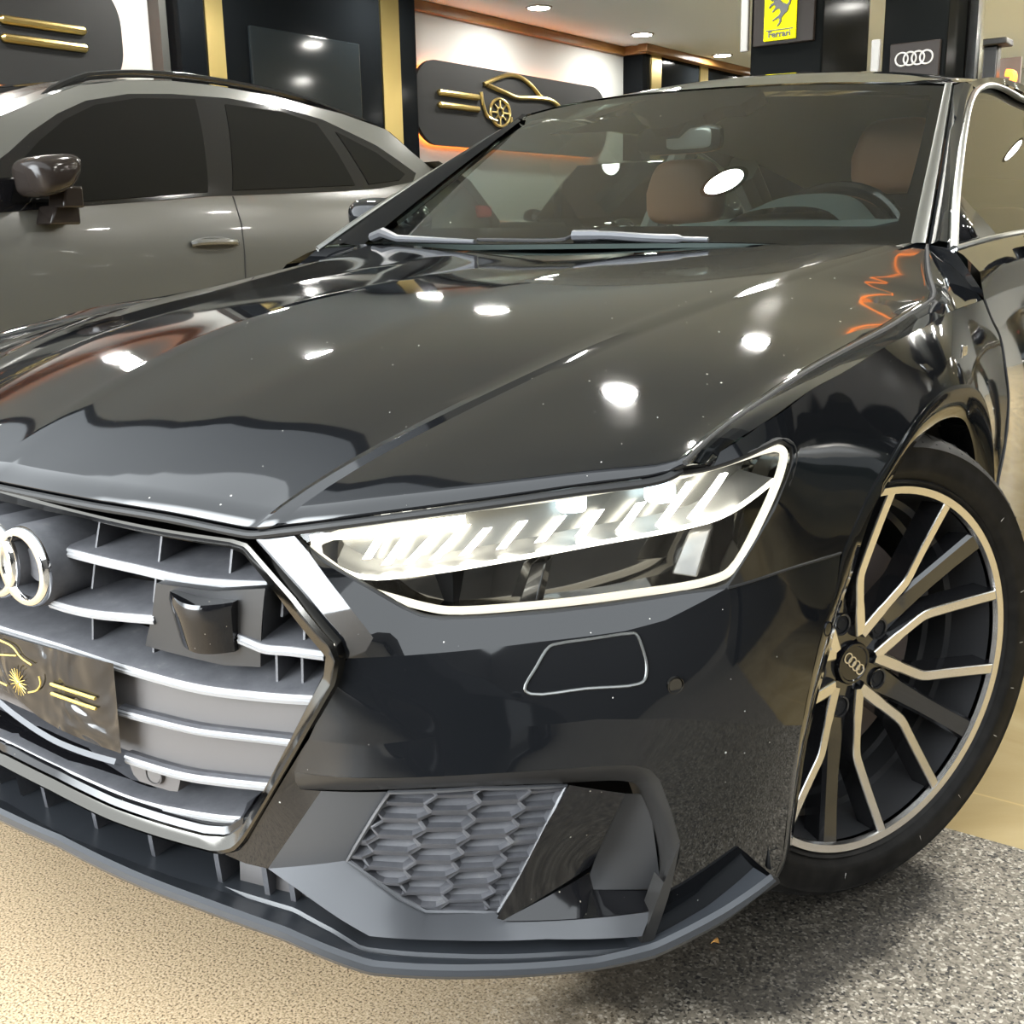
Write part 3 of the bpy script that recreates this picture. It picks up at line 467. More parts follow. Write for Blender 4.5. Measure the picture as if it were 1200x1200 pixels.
def thing(name, label, cat, loc=(0, 0, 0), group=None):
    o = bpy.data.objects.new(name, None); COL.objects.link(o); o.location = loc
    o.empty_display_size = .1
    bpy.context.view_layer.update()
    o['label'] = label; o['category'] = cat
    if group: o['group'] = group
    return o
def tag(o, label, cat, group=None):
    o['label'] = label; o['category'] = cat
    if group: o['group'] = group
    return o
def struct(name, mb, m, **kw):
    o = obj(name, mb, m, **kw); o['kind'] = 'structure'; return o
def cr(P, n, closed=False):
    P = [Vector(p) for p in P]; m = len(P); o = []
    for i in range(m if closed else m - 1):
        p1, p2 = P[i], P[(i + 1) % m]
        p0 = P[(i - 1) % m] if (closed or i > 0) else p1 * 2 - p2
        p3 = P[(i + 2) % m] if (closed or i < m - 2) else p2 * 2 - p1
        def tk(t, a, b): return t + max((b - a).length, 1e-6) ** .5      # centripetal
        t0 = 0; t1 = tk(t0, p0, p1); t2 = tk(t1, p1, p2); t3 = tk(t2, p2, p3)
        for k in range(n):
            t = t1 + (t2 - t1) * k / n
            A1 = p0 * ((t1 - t) / (t1 - t0)) + p1 * ((t - t0) / (t1 - t0)); A2 = p1 * ((t2 - t) / (t2 - t1)) + p2 * ((t - t1) / (t2 - t1)); A3 = p2 * ((t3 - t) / (t3 - t2)) + p3 * ((t - t2) / (t3 - t2))
            B1 = A1 * ((t2 - t) / (t2 - t0)) + A2 * ((t - t0) / (t2 - t0)); B2 = A2 * ((t3 - t) / (t3 - t1)) + A3 * ((t - t1) / (t3 - t1))
            o.append(B1 * ((t2 - t) / (t2 - t1)) + B2 * ((t - t1) / (t2 - t1)))
    if not closed: o.append(P[-1])
    return o
def rs(P, n, smooth=True):
    """n points evenly spaced along a smooth curve through P"""
    Q = cr(P, 12) if smooth else [Vector(p) for p in P]
    L = [0.0]
    for a, b in zip(Q, Q[1:]): L.append(L[-1] + (b - a).length)
    o = []; j = 0
    for k in range(n):
        d = L[-1] * k / (n - 1)
        while j < len(Q) - 2 and L[j + 1] < d: j += 1
        t = (d - L[j]) / max(L[j + 1] - L[j], 1e-9)
        o.append(Q[j].lerp(Q[j + 1], min(max(t, 0), 1)))
    return o
TILT = 0.016
def mir(p): return Vector((-p[0], p[1], p[2] + TILT * p[0]))
def mirmb(mb, both=True):
    k = MB()
    if both: k.add(mb.v, mb.f)
    k.add([mir(p) for p in mb.v], [tuple(reversed(q)) for q in mb.f])
    k.keep = True; k.smoothn = getattr(mb, 'smoothn', False)
    return k
def coons(c0, c1, d0, d1, bulge=0.0, axis=Vector((0, 0, 1))):
    """surface between two u-curves (v=0, v=1) and two v-curves (u=0, u=1)"""
    nu, nv = len(c0), len(d0); rows = []
    for j in range(nv):
        v = j / (nv - 1); row = []
        for i in range(nu):
            u = i / (nu - 1)
            p = (c0[i] * (1 - v) + c1[i] * v) + (d0[j] * (1 - u) + d1[j] * u) - (c0[0] * (1 - u) * (1 - v) + c0[-1] * u * (1 - v) + c1[0] * (1 - u) * v + c1[-1] * u * v)
            if bulge: p = p + axis * (bulge * 4 * u * (1 - u) * min(1, 4 * v, 4 * (1 - v) + .35))
            row.append(p)
        rows.append(row)
    return rows
# ---------------------------------------------------------------- the car's skin: plan outline x height x depth
PLAN = [Vector((a, b)) for a, b in D['plan']]
PL = [0.0]
for a, b in zip(PLAN, PLAN[1:]): PL.append(PL[-1] + (b - a).length)
def lerp_tab(t, xs, ys):
    if t <= xs[0]: return ys[0]
    for i in range(len(xs) - 1):
        if t <= xs[i + 1]:
            w = (t - xs[i]) / (xs[i + 1] - xs[i]); return ys[i] * (1 - w) + ys[i + 1] * w
    return ys[-1]
def plan_at(s):
    s = abs(s); lo, hi = 0, len(PL) - 2
    while lo < hi:
        md = (lo + hi + 1) // 2
        if PL[md] <= s: lo = md
        else: hi = md - 1
    t = (s - PL[lo]) / (PL[lo + 1] - PL[lo])
    p = PLAN[lo].lerp(PLAN[lo + 1], t)
    def tan(i):
        a, b = PLAN[max(i - 1, 0)], PLAN[min(i + 1, len(PLAN) - 1)]
        return (b - a).normalized()
    d = tan(lo).lerp(tan(lo + 1), t).normalized()
    return p, Vector((d.y, -d.x))
ZI, VI = (0, .2, .35, .5, .56, .62, .70, .78, .9), (.04, .022, .006, 0, .005, .019, .046, .080, .13)
ZS, VS = (0, .2, .35, .5, .75, .85, .95), (.05, .028, .008, 0, 0, .012, .04)
def smooth_tab(z, xs, ys):
    return sum(lerp_tab(z + d, xs, ys) for d in (-.04, -.02, 0, .02, .04)) / 5
def skin(s, z, off=0.0):
    p, n = plan_at(s)
    w = min(max((p.y + .75) / .35, 0), 1); w = w * w * (3 - 2 * w)
    i = (1 - w) * smooth_tab(z, ZI, VI) + w * smooth_tab(z, ZS, VS) + off
    q = p - n * i
    return Vector((q.x, q.y, z))
def skn(P): return [skin(*p) for p in P]
def dens(P, step, closed=True):
    P = [Vector(p) for p in P]; o = []
    m = len(P)
    for i in range(m if closed else m - 1):
        a, b = P[i], P[(i + 1) % m]
        k = max(1, int((b - a).length / step + .5))
        o += [a.lerp(b, t / k) for t in range(k)]
    if not closed: o.append(P[-1])
    return o
def region(out, step=.014, fn=skin, lines=(), mb=None, lap=400):
    """a panel cut out of a surface: outline of (s, z, depth), depth spreads smoothly inwards"""
    B = dens(out, step); n = len(B)
    poly = [(p.x, p.y) for p in B]
    def inside(x, y):
        c = False
        for i in range(n):
            (x0, y0), (x1, y1) = poly[i], poly[(i + 1) % n]
            if (y0 > y) != (y1 > y) and x < (x1 - x0) * (y - y0) / (y1 - y0) + x0: c = not c
        return c
    V = [Vector((p.x, p.y)) for p in B]; off = [p.z for p in B]; fixed = [True] * n
    E = [(i, (i + 1) % n) for i in range(n)]
    for L in lines:
        LL = dens(L, step, False); i0 = len(V)
        V += [Vector((p.x, p.y)) for p in LL]; off += [p.z for p in LL]; fixed += [True] * len(LL)
        E += [(i0 + k, i0 + k + 1) for k in range(len(LL) - 1)]
    fx = list(V)
    x0, x1 = min(p[0] for p in poly), max(p[0] for p in poly); y0, y1 = min(p[1] for p in poly), max(p[1] for p in poly)
    r = 0; y = y0 + step * .5
    while y < y1:
        x = x0 + (step * .5 if r % 2 else step)
        while x < x1:
            if inside(x, y):
                q = Vector((x, y))
                if min((q - b).length_squared for b in fx) > (step * .62) ** 2: V.append(q); off.append(0.0); fixed.append(False)
            x += step
        y += step * .866; r += 1
    res = delaunay_2d_cdt(V, E, [tuple(range(n))], 1, 1e-6)
    vs, fs, orig = res[0], res[2], res[3]
    of = []; fi = []
    for k, og in enumerate(orig):
        if og and og[0] < len(off): of.append(off[og[0]]); fi.append(fixed[og[0]])
        else: of.append(0.0); fi.append(False)
    nb = [set() for _ in vs]
    for f in fs:
        for a, b in zip(f, f[1:] + f[:1] if isinstance(f, list) else tuple(f[1:]) + tuple(f[:1])): nb[a].add(b); nb[b].add(a)
    mean = sum(p.z for p in B) / n
    of = [o if x else mean for o, x in zip(of, fi)]
    free = [i for i in range(len(vs)) if not fi[i] and nb[i]]
    for _ in range(lap):
        for i in free: of[i] = sum(of[j] for j in nb[i]) / len(nb[i])
    mb = mb or MB()
    mb.add([fn(v[0], v[1], o) for v, o in zip(vs, of)], fs)
    mb.keep = True; mb.smoothn = True
    return mb
def sm(P, n=6): return [tuple(q) for q in cr(P, n)]
def smc(P, n=4): return [tuple(q) for q in cr(P, n, True)]
def z0(P):
    """extend a traced front line to the middle of the car (s = 0)"""
    a = P[0]; return [(0.0, a[1], a[2])] + [tuple(p) for p in P] if a[0] > .004 else [tuple(p) for p in P]
def off(P, d): return [(p[0], p[1], p[2] + d) for p in P]

CAR = thing('car', 'glossy black car with open headlights lit, parked in front', 'car', (0, 0, 0))
CAR['label'] = 'glossy black sedan with lit headlamps and black twin-spoke wheels, nearest in the showroom'
def pair(name, mb, m, parent=CAR, **kw):
    """the same panel on the left and on the right side of the car"""
    a = obj(name, mb, m, parent, **kw); k = mirmb(mb, False); b = obj(name, k, m, parent, **kw)
    return a, b

# ---- bonnet
def onto_cowl(P):
    a = P[-1]; c = min(COWL, key=lambda q: abs(q.x - a.x)); return P + [Vector((a.x, c.y, c.z))] if c.y - a.y > .004 else P
COWL = rs(D['cowl'], 60)
HF = [Vector(p) for p in D['hood_front']]; HF = [Vector((0, HF[0].y - .002, HF[0].z + .001))] + HF
HFd = rs(HF, 200)
CI = onto_cowl([Vector(p) for p in D['crease_inner']]); CO = [Vector(p) for p in D['crease_outer']]; SHT = [Vector(p) for p in D['shut']]
HM = [Vector(p) for p in D['hood_mid']]
def smooth_line(P, k=2):
    P = [Vector(p) for p in P]
    for _ in range(k): P = [P[0]] + [P[i - 1] * .25 + P[i] * .5 + P[i + 1] * .25 for i in range(1, len(P) - 1)] + [P[-1]]
    return P
def cut(line, a, b, n):
    ia = min(range(len(line)), key=lambda i: (line[i] - a).length); ib = min(range(len(line)), key=lambda i: (line[i] - b).length)
    return rs([a] + line[ia + 1:ib] + [b], n, False)
NV = 40
cim = rs(smooth_line(CI), NV); com = rs(smooth_line(CO), NV); shm = rs(SHT, NV); hmm = rs([HFd[0]] + HM[1:-1] + [COWL[0]], NV)
hood = MB()
for a, b, n, bl in ((hmm, cim, 14, -.001), (cim, com, 16, -.003), (com, shm, 20, .001)):
    f = cut(HFd, a[0], b[0], n); r = cut(COWL, a[-1], b[-1], n)
    hood.loft(coons(f, r, a, b, bl))
hoodo = obj('hood', mirmb(hood), paint, CAR, sharp=14, solid=.006)
# dark channel round the bonnet
seam = MB(); seam.tube([p + Vector((.003, 0, -.001)) for p in rs(SHT, 60)], .0034, 8)
fl = [p + Vector((0, -.002, -.009)) for p in HFd]
seam.tube(fl, .0048, 8)
obj('hood_seam', mirmb(seam), rubber, CAR)

# ---- front bumper skin
bump = MB()
region(D['facet'], .012, mb=bump)
region(D['under_lamp'], .012, mb=bump)
region(D['bumper_mid'], .016, mb=bump)
region(D['bumper_low'], .013, mb=bump)
region(D['bumper_corner'], .013, mb=bump)
BUMP = obj('front_bumper', mirmb(bump), paint, CAR, sharp=16, solid=.004)
nose = MB()   # painted sill between bonnet and grille
ft = z0(D['frame_top']); nose.loft([rs(HFd[:120][::1], 40), [p + Vector((0, .03, -.02)) for p in rs(HFd[:120], 40)]])
obj('slam_panel', mirmb(nose), dark, BUMP)
# wheel arch flares
fo, fi = rs(D['flare_outer'], 70), rs(D['flare_inner'], 70)
fl = MB(); fl.loft([skn([tuple(p) for p in fo]), skn([tuple(a.lerp(b, .12) + Vector((0, 0, -.002))) for a, b in zip(fo, fi)]), skn([tuple(a.lerp(b, .9)) for a, b in zip(fo, fi)]), skn([(p.x, p.y, p.z + .003) for p in fi]), [p + Vector((-.05, 0, 0)) for p in skn([tuple(q) for q in fi])]])
pair('wheel_arch_flare', fl, paint, sharp=35)
# fender
fend = region(D['fender'], .017)
FEND, _ = pair('fender', fend, paint, sharp=20, solid=.003)
crest = [skin(*p) for p in sm(D['crest'])]
ft_ = MB()
c_in = rs([Vector(p) + Vector((.006, 0, 0)) for p in D['shut']], 40)
c_end = [Vector(D['pillar_out'][0])]
c_out = rs([skin(D['crest'][0][0] - .004, D['crest'][0][1], .010)] + crest, 40)
ft_.loft([c_out, [a.lerp(b, .33) + Vector((0, 0, .002)) for a, b in zip(c_out, c_in)], [a.lerp(b, .67) + Vector((0, 0, .002)) for a, b in zip(c_out, c_in)], c_in])
lt_ = [skin(*p) for p in sm(D['lamp'])]
la_ = min(lt_, key=lambda p: (p - c_in[0]).length); lb2 = min(lt_, key=lambda p: (p - c_out[0]).length)
ft_.loft([rs([c_out[0], c_in[0]], 6, False), rs([lb2 + Vector((0, .001, .001)), la_ + Vector((0, .001, .001))], 6, False)])
corner = rs([c_in[-1], Vector((.745, .54, .957)), Vector(D['pillar_out'][0])], 10)
ft_.loft([rs([c_out[-1], c_in[-1]], 10), rs([crest[-1] + Vector((0, .02, 0)), Vector(D['pillar_out'][0])], 10)])
for o_ in pair('fender_top', ft_, paint, sharp=20): pass
g = MB(); g.tube(skn(sm(D['gap'])), .0018, 6); pair('bumper_seam', g, rubber)
# panels scribed in the bumper
from mathutils.bvhtree import BVHTree
_bv = BVHTree.FromPolygons([Vector(v) for v in bump.v], bump.f)
def onbump(s, z, lift=0.0):
    a, b = skin(s, z, -.05), skin(s, z, .08); h_ = _bv.ray_cast(a, (b - a).normalized())
    return (h_[0] if h_[0] else skin(s, z, .01)) + (a - b).normalized() * lift
g = MB(); g.tube([onbump(p[0], p[1], .0002) for p in smc(D['tow_cover'], 4)], .0017, 6, closed=True); pair('cover_seam', g, satin, BUMP)
s_, z_, _o = D['pdc_bumper'][0]
def button(s, z, o, r, name, m=gloss, parent=BUMP):
    c = skin(s, z, o); n = (skin(s, z, o - .01) - c).normalized()
    M = Matrix.Translation(c) @ n.to_track_quat('Z', 'Y').to_matrix().to_4x4()
    mb = MB(); mb.lathe([(0, .0035), (r * .80, .0032), (r * .86, .001), (r * .92, .0042), (r, .004), (r * 1.06, -.004)], M, 28)
    return obj(name, mb, m, parent)
_c = onbump(s_, z_); button(s_, z_, (skin(s_, z_, 0) - _c).length * 1.0 + .0022, .0098, 'parking_sensor', darkchrome)
s2, z2, o2 = D['pdc_side'][0]
button(s2, z2, .006, .0095, 'parking_sensor', gloss)

# ---- headlights
LP = smc(D['lamp'], 3)
lens = region(LP, .02)
def headlight(flip):
    fx = (lambda mb: mirmb(mb, False)) if flip else (lambda mb: mb)
    hs = MB(); hs.keep = True
    deep = [(p[0], p[1], .105) for p in D['lamp']]
    region(deep, .03, mb=hs)
    ol = dens(D['lamp'], .02); ol.append(ol[0])
    hs.loft([[skin(p.x, p.y, p.z + .001) for p in ol], [skin(p.x, p.y, .105) for p in ol]])
    H = obj('headlight', fx(hs), lamp_house, CAR, sharp=30)
    rim = [skin(p.x, p.y, p.z) for p in cr(D['lamp_rim_in'], 5, True)]
    r = MB(); r.tube(rim, .0048, 8, closed=True); obj('lamp_trim', fx(r), lamp_rim, H)
    r = MB(); r.tube([skin(p.x, p.y, p.z + .001) for p in cr(D['lamp'], 4, True)], .0045, 8, closed=True); obj('lamp_seal', fx(r), rubber, H)
    led_pts = rs(D['lamp_ledge'], 40)
    sh = MB(); sh.loft([skn([tuple(p + Vector((0, .002, -.016))) for p in led_pts]), skn([tuple(p + Vector((0, .003, .004))) for p in led_pts]), skn([tuple(p + Vector((0, .006, .045))) for p in led_pts])])
    obj('lamp_shelf', fx(sh), lamp_grey, H)
    tl = rs([(p[0], p[1] - .008, .082) for p in D['lamp_rim_in'][-7:]][::-1], 40); bl = rs([(p.x, p.y, .084) for p in led_pts], 40)
    sh = MB(); sh.loft([skn([tuple(p) for p in bl]), skn([tuple(p) for p in tl])]); obj('lamp_reflector', fx(sh), lamp_panel, H)
    sh = MB(); sh.tube(skn([tuple(p + Vector((0, 0, -.017))) for p in led_pts]), .0028, 6); obj('light_guide', fx(sh), ledsoft, H)
    sh = MB(); bnd = rs(D['lamp_band'], 16); sh.loft([skn([tuple(p + Vector((0, -.006, 0))) for p in bnd]), skn([tuple(p + Vector((0, .006, -.002))) for p in bnd])]); obj('light_band', fx(sh), led, H, solid=.003)
    bars = D['lamp_bars']
    for k in range(0, len(bars), 2):
        a, b = Vector(bars[k]), Vector(bars[k + 1]); w = .0055 + .0012 * (k / 2 > 5)
        e = MB(); pr = []
        for t in (0, .25, .5, .75, 1):
            q = a.lerp(b, t); pr.append((q.x, q.y, q.z + .012 * t))
        e.loft([skn([(p[0] - w, p[1], p[2] - .004) for p in pr]), skn([(p[0] + w, p[1], p[2]) for p in pr])])
        obj('light_bar', fx(e), led, H, solid=.004)
    for k in (0, 1):
        s, z, o = D['lamp_proj'][k]; c = skin(s, z, o); n = (skin(s, z, o - .01) - c).normalized()
        M = Matrix.Translation(c) @ n.to_track_quat('Z', 'Y').to_matrix().to_4x4()
        e = MB(); w, hh = .016, .012
        e.ellipsoid((0, 0, 0), (w, hh, .012), 20, 10, .5, M); e.v = [tuple(Vector(p) ) for p in e.v]
        mb = MB(); mb.ellipsoid(c, (w, hh, .012), 20, 10, .45, M.to_3x3()); obj('projector_lens', fx(mb), projm, H)
    for (s, z, o), w in zip(D['lamp_mod'], (.045, .03)):
        e = MB(); q = [(s - w * .5, z - .02, o), (s + w * .1, z - .024, o - .012), (s + w * .75, z + .026, o), (s + w * .2, z + .022, o + .01)]
        P = skn(q); e.add(P + [p + Vector((-.01, .03, 0)) for p in P], [(0, 1, 2, 3), (4, 7, 6, 5), (0, 4, 5, 1), (1, 5, 6, 2), (2, 6, 7, 3), (3, 7, 4, 0)])
        obj('reflector', fx(e), lamp_grey if w > .04 else wheelblack, H, sharp=10, bevel=.002)
    obj('lamp_lens', fx(lens), lensm, H, solid=0)
    return H
headlight(False); headlight(True)

# ---- grille
gm = MB()
def ring(a, b, c, n=160):
    A, B, C = rs(a, n), rs(b, n), rs(c, n)
    return A, B, C
outer = z0(D['frame_top']) + [tuple(p) for p in D['frame_dia'][1:]] + [tuple(p) for p in D['frame_low']]
outer += [(0.0, D['frame_low'][-1][1] - .001, D['frame_low'][-1][2])]
inner = z0(D['frame_in']) + [(0.0, D['frame_in'][-1][1] - .001, D['frame_in'][-1][2])]
# match corner to corner
def legs(P, ks, ns):
    o = []
    for (a, b), n in zip(zip(ks, ks[1:]), ns): o += [tuple(p) for p in rs(P[a:b + 1], n, False)][:-1]
    return o + [tuple(P[ks[-1]])]
ki = [0, 4, 8, 11, len(inner) - 1]; ko = [0, 4, 8, 12, len(outer) - 1]
O_ = legs(outer, ko, (40, 30, 30, 50)); I_ = legs(inner, ki, (40, 30, 30, 50))
rows = []
for t, d in ((0, .05), (0, .001), (.10, -.006), (.30, -.008), (.62, -.003), (.90, -.001), (1, .004), (1.0, .05)):
    rows.append([skin(a[0] * (1 - t) + b[0] * t, a[1] * (1 - t) + b[1] * t, .004 + d + .006 * t) for a, b in zip(O_, I_)])
gm.loft(rows)
GRILLE = obj('grille', mirmb(gm), darkchrome, CAR, sharp=35)
back = MB(); back.keep = True
region([(-.0001, p[1], .12) if p[0] == 0 else (p[0] + .01, p[1], .12) for p in inner], .05, mb=back)
obj('grille_back', mirmb(back), dark, GRILLE)
def slat(name, P, h=.011, depth=.085, drop=.012, mirror=True, m=plastic):
    P = sm(P, 6)
    body = MB()
    prof = [(0.0, h / 2), (.004, h / 2 + .002), (depth, h / 2 + drop), (depth, h / 2 + drop - .006), (.012, -h / 2 - .001), (0.0, -h / 2)]
    body.loft([[skin(p[0], p[1] - h / 2 + dz, p[2] + dd) for p in P] for dd, dz in prof] + [[skin(p[0], p[1] - h / 2 + prof[0][1], p[2]) for p in P]])
    e0 = [skin(P[0][0], P[0][1] - h / 2 + dz, P[0][2] + dd) for dd, dz in prof]; e1 = [skin(P[-1][0], P[-1][1] - h / 2 + dz, P[-1][2] + dd) for dd, dz in prof]
    body.add(e0, [tuple(range(6))]); body.add(e1, [tuple(range(6))[::-1]])
    full = P[0][0] < .001
    o = obj(name, mirmb(body) if full else body, m, GRILLE, sharp=30)
    o2 = None if full else obj(name, mirmb(body, False), m, GRILLE, sharp=30)
    e = MB()
    pr = [(-.0006, h / 2 - .0005), (-.0022, h * .22), (-.0008, h * .16), (-.0008, -h * .05), (-.0022, -h * .12), (-.0006, -h / 2 + .0005)]
    e.loft([[skin(p[0], p[1] - h / 2 + dz, p[2] + dd) for p in P] for dd, dz in pr])
    obj('slat_edge', mirmb(e) if full else e, edge, o, sharp=50)
    if o2: obj('slat_edge', mirmb(e, False), edge, o2, sharp=50)
    return o
slat('slat', D['slat1']); slat('slat', D['slat2']); slat('slat', D['slat3'])
slat('slat', z0(D['slat4']), h=.0125, depth=.07, drop=.016)
slat('slat', D['slat5'], h=.010, depth=.02, drop=.001); slat('slat', D['slat6'], h=.012, depth=.02, drop=0)
slat('slat', z0(D['slat7']), h=.012, depth=.08, drop=.014)
# smooth cover plates between the slats
pl = MB()
for up, lo in ((D['slat4'], D['slat5']), (D['slat5'], D['slat6'])):
    u = [p for p in rs(z0(up), 40)]; l = [p for p in rs(lo, 40)]
    l = rs([(0, lo[0][1] + .012, .03)] + [tuple(p) for p in lo] + [(up[-1][0] - (.02), lo[-1][1], .03)], 40)
    pl.loft([[skin(p.x, p.y - .010, .03) for p in u], [skin(p.x, p.y - .002, .03) for p in l]])
obj('sensor_cover_plate', mirmb(pl), cover, GRILLE)
lb = MB(); fb = sorted([(p[0], p[1]) for p in inner[12:]]); ss = [fb[-1][0] * k / 40 for k in range(41)]
zb_ = [lerp_tab(q, [p[0] for p in fb], [p[1] for p in fb]) for q in ss]
lb.loft([[skin(q, z - .001, .012) for q, z in zip(ss, zb_)], [skin(q, z + .008, .016) for q, z in zip(ss, zb_)], [skin(q, z + .020, .045) for q, z in zip(ss, zb_)], [skin(q, z + .020, .09) for q, z in zip(ss, zb_)]])
obj('lower_trim', mirmb(lb), gloss, GRILLE)
def upright(s, z_a, z_b, o, d=.07, w=.003):
    e = MB(); P = [skin(s - w / 2, z_a, o), skin(s + w / 2, z_a, o), skin(s + w / 2, z_b, o), skin(s - w / 2, z_b, o), skin(s - w / 2, z_a, o + d), skin(s + w / 2, z_a, o + d), skin(s + w / 2, z_b, o + d), skin(s - w / 2, z_b, o + d)]
    e.add(P, [(0, 1, 2, 3), (4, 7, 6, 5), (0, 4, 5, 1), (1, 5, 6, 2), (2, 6, 7, 3), (3, 7, 4, 0)]); return e
for k, (s, z, o) in enumerate(D['vert_a']):
    pair('grille_strut', upright(s + .02, z - .035, z + .012, .034, .07), plastic, GRILLE, sharp=0)
for s, z, o in D['vert_b']:
    pair('grille_strut', upright(s + .02, z - .022, z + .022, .036, .07), plastic, GRILLE, sharp=0)
for s, z, o in D['vert_c']:
    pair('grille_strut', upright(s + .015, z - .028, z + .022, .036, .06), plastic, GRILLE, sharp=0)
# radar camera
rb = MB(); rb.keep = True
P = D['radar_box']; region(P, .02, mb=rb); cl = [Vector(p) for p in P] + [Vector(P[0])]
rb.loft([[skin(p.x, p.y, p.z) for p in cl], [skin(p.x, p.y, .11) for p in cl]])
RB = obj('radar_housing', rb, ductm, GRILLE, sharp=25)
W_ = D['radar_win']; t_, b_ = rs(W_[:3], 24), rs([W_[5], W_[4], W_[3]], 24)
rw = MB(); rr = []
for t in (0, .12, .35, .6, 1):
    row = []
    for i, (a, b) in enumerate(zip(t_, b_)):
        q = a.lerp(b, t); u = i / 23
        row.append(skin(q.x, q.y, q.z + .012 - .022 * 4 * u * (1 - u) * .8 - (0 if t < .1 else .004)))
    rr.append(row)
rw.loft(rr)
lid = [[skin(p.x, p.y, p.z + .03) for p in t_], rr[0]]; rw.loft(lid); rw.loft([rr[-1], [skin(p.x, p.y, p.z + .03) for p in b_]])
rw.loft([[skin(t_[0].lerp(b_[0], t).x, t_[0].lerp(b_[0], t).y, t_[0].lerp(b_[0], t).z + .03) for t in (0, .12, .35, .6, 1)], [r_[0] for r_ in rr]]); rw.loft([[r_[-1] for r_ in rr], [skin(t_[-1].lerp(b_[-1], t).x, t_[-1].lerp(b_[-1], t).y, t_[-1].lerp(b_[-1], t).z + .03) for t in (0, .12, .35, .6, 1)]])
obj('radar_window', rw, gloss, RB, sharp=40)
# parking sensor in the lower grille
pb = MB(); pb.keep = True; P = D['pdc_box']; region(P, .02, mb=pb); cl = [Vector(p) for p in P] + [Vector(P[0])]
pb.loft([[skin(p.x, p.y, p.z) for p in cl], [skin(p.x, p.y, .1) for p in cl]])
PB = obj('sensor_bracket', pb, cover, GRILLE, sharp=25)
s, z, o = D['pdc_ring'][0]; button(s, z, .029, .013, 'parking_sensor', cover, PB)
# emblem: four interlocked rings on turned housings
(es, ez, eo), (_, ezt, _o), (es2, ez2, _o) = D['emblem']
def sskin(s, z, o):
    p = skin(abs(s), z, o); return p if s >= 0 else Vector((-p.x, p.y, p.z))
def rings(parent, cs, R, r, axis_pts, m, housing=None):
    for k, s in enumerate(cs):
        c = sskin(s, ez, .004); n = (sskin(s, ez, -.006) - c).normalized()
        n = Vector((n.x * .5, n.y, n.z)).normalized()
        M = Matrix.Translation(c) @ n.to_track_quat('Z', 'Y').to_matrix().to_4x4()
        if housing:
            e = MB(); e.lathe([(R * 1.02, -.10), (R * 1.03, -.004), (R * .98, .002), (R * .74, .003), (R * .71, -.004), (R * .70, -.03), (R * .45, -.03), (R * .44, -.012), (0, -.011)], M, 48)
            ho = obj('emblem_housing', e, plastic, parent, sharp=35)
        e = MB(); e.lathe([(R * .735, .000), (R * .745, .006), (R * .80, .0105), (R * .90, .0110), (R * .97, .008), (R * 1.0, .003), (R * 1.0, 0)], M, 64)
        obj('emblem_ring', e, chrome, parent, sharp=50)
EP = .0655
rings(GRILLE, [es - .003 - EP * k for k in range(4)], .0505, 0, None, chrome, True)
# black film over the number plate, printed in gold
pc = MB(); pc.keep = True
P = [tuple(p) for p in D['plate_cover']]
half = [(0.0, P[0][1], .004)] + P + [(0.0, P[-1][1] - .002, .004)]
region(half, .02, mb=pc)
PC = obj('plate_cover', mirmb(pc), plastic_film, CAR, solid=.003)
def goldline(pts, r=.0013, d=-.0018):
    e = MB(); e.tube([skin(p[0], p[1], .003 + d) for p in pts], r, 6); return e
pb_ = D['plate_bars']
for i in (0, 2):
    obj('gold_bar', goldline(rs(pb_[i:i + 2], 12), .0022), goldink, PC)
cs, cz, _o = D['plate_sun'][0]
sun = MB()
for k in range(18):
    a = 2 * math.pi * k / 18
    sun.tube([skin(cs + r * math.cos(a), cz + r * 1.02 * math.sin(a), .0016) for r in (.003, .018)], [.0007, .0004], 5)
sun.tube([skin(cs + .002 * math.cos(a), cz + .002 * math.sin(a), .0012) for a in [k * .7 for k in range(9)]], .001, 5)
obj('gold_wheel_print', sun, goldink, PC)
e = MB()
for nm in ('plate_line1', 'plate_line2', 'plate_line3', 'plate_line4'):
    q = rs(D[nm], 16); e.tube([skin(p.x, p.y, .0012) for p in q], .0012, 6)
obj('gold_line_print', e, goldink, PC)
e = MB(); q = rs(z0(D['plate_lip']), 40); e.loft([[skin(p.x, p.y, p.z - .008) for p in q], [skin(p.x, p.y - .006, p.z - .012) for p in q], [skin(p.x, p.y - .013, p.z) for p in q]])
obj('plate_holder', mirmb(e), charcoal, CAR)

# ---- lower intake, splitter
la, lb_, lc = rs(z0(D['lip_a']), 120), rs(z0(D['lip_b']), 120), rs(z0(D['lip_c']), 120)
def sharp_rs(P, n): return rs(z0(P), n, False)
la, lb_, lc = sharp_rs(D['lip_a'], 120), sharp_rs(D['lip_b'], 120), sharp_rs(D['lip_c'], 120)
lipm = MB()
lipm.loft([skn([(p.x, p.y + .004, p.z + .03) for p in la]), skn([(p.x, p.y + .003, p.z) for p in la]), skn([(p.x, p.y - .001, p.z - .003) for p in la]),
           skn([tuple(a.lerp(b, .35) + Vector((0, .002, -.001))) for a, b in zip(la, lb_)]), skn([tuple(a.lerp(b, .7) + Vector((0, .003, -.002))) for a, b in zip(la, lb_)]), skn([(p.x, p.y + .004, p.z + .006) for p in lb_]), skn([(p.x, p.y, p.z) for p in lb_]),
           skn([tuple(a.lerp(b, .5) + Vector((0, 0, -.003))) for a, b in zip(lb_, lc)]), skn([tuple(p) for p in lc]), skn([(p.x, p.y + .002, p.z + .03) for p in lc]), skn([(p.x, p.y + .01, p.z + .25) for p in lc])])
LIP = obj('front_splitter', mirmb(lipm), lipmat, CAR, sharp=20)
gt, la2 = rs(z0(D['grid_top']), 60), rs([tuple(p) for p in la[:62]], 60)
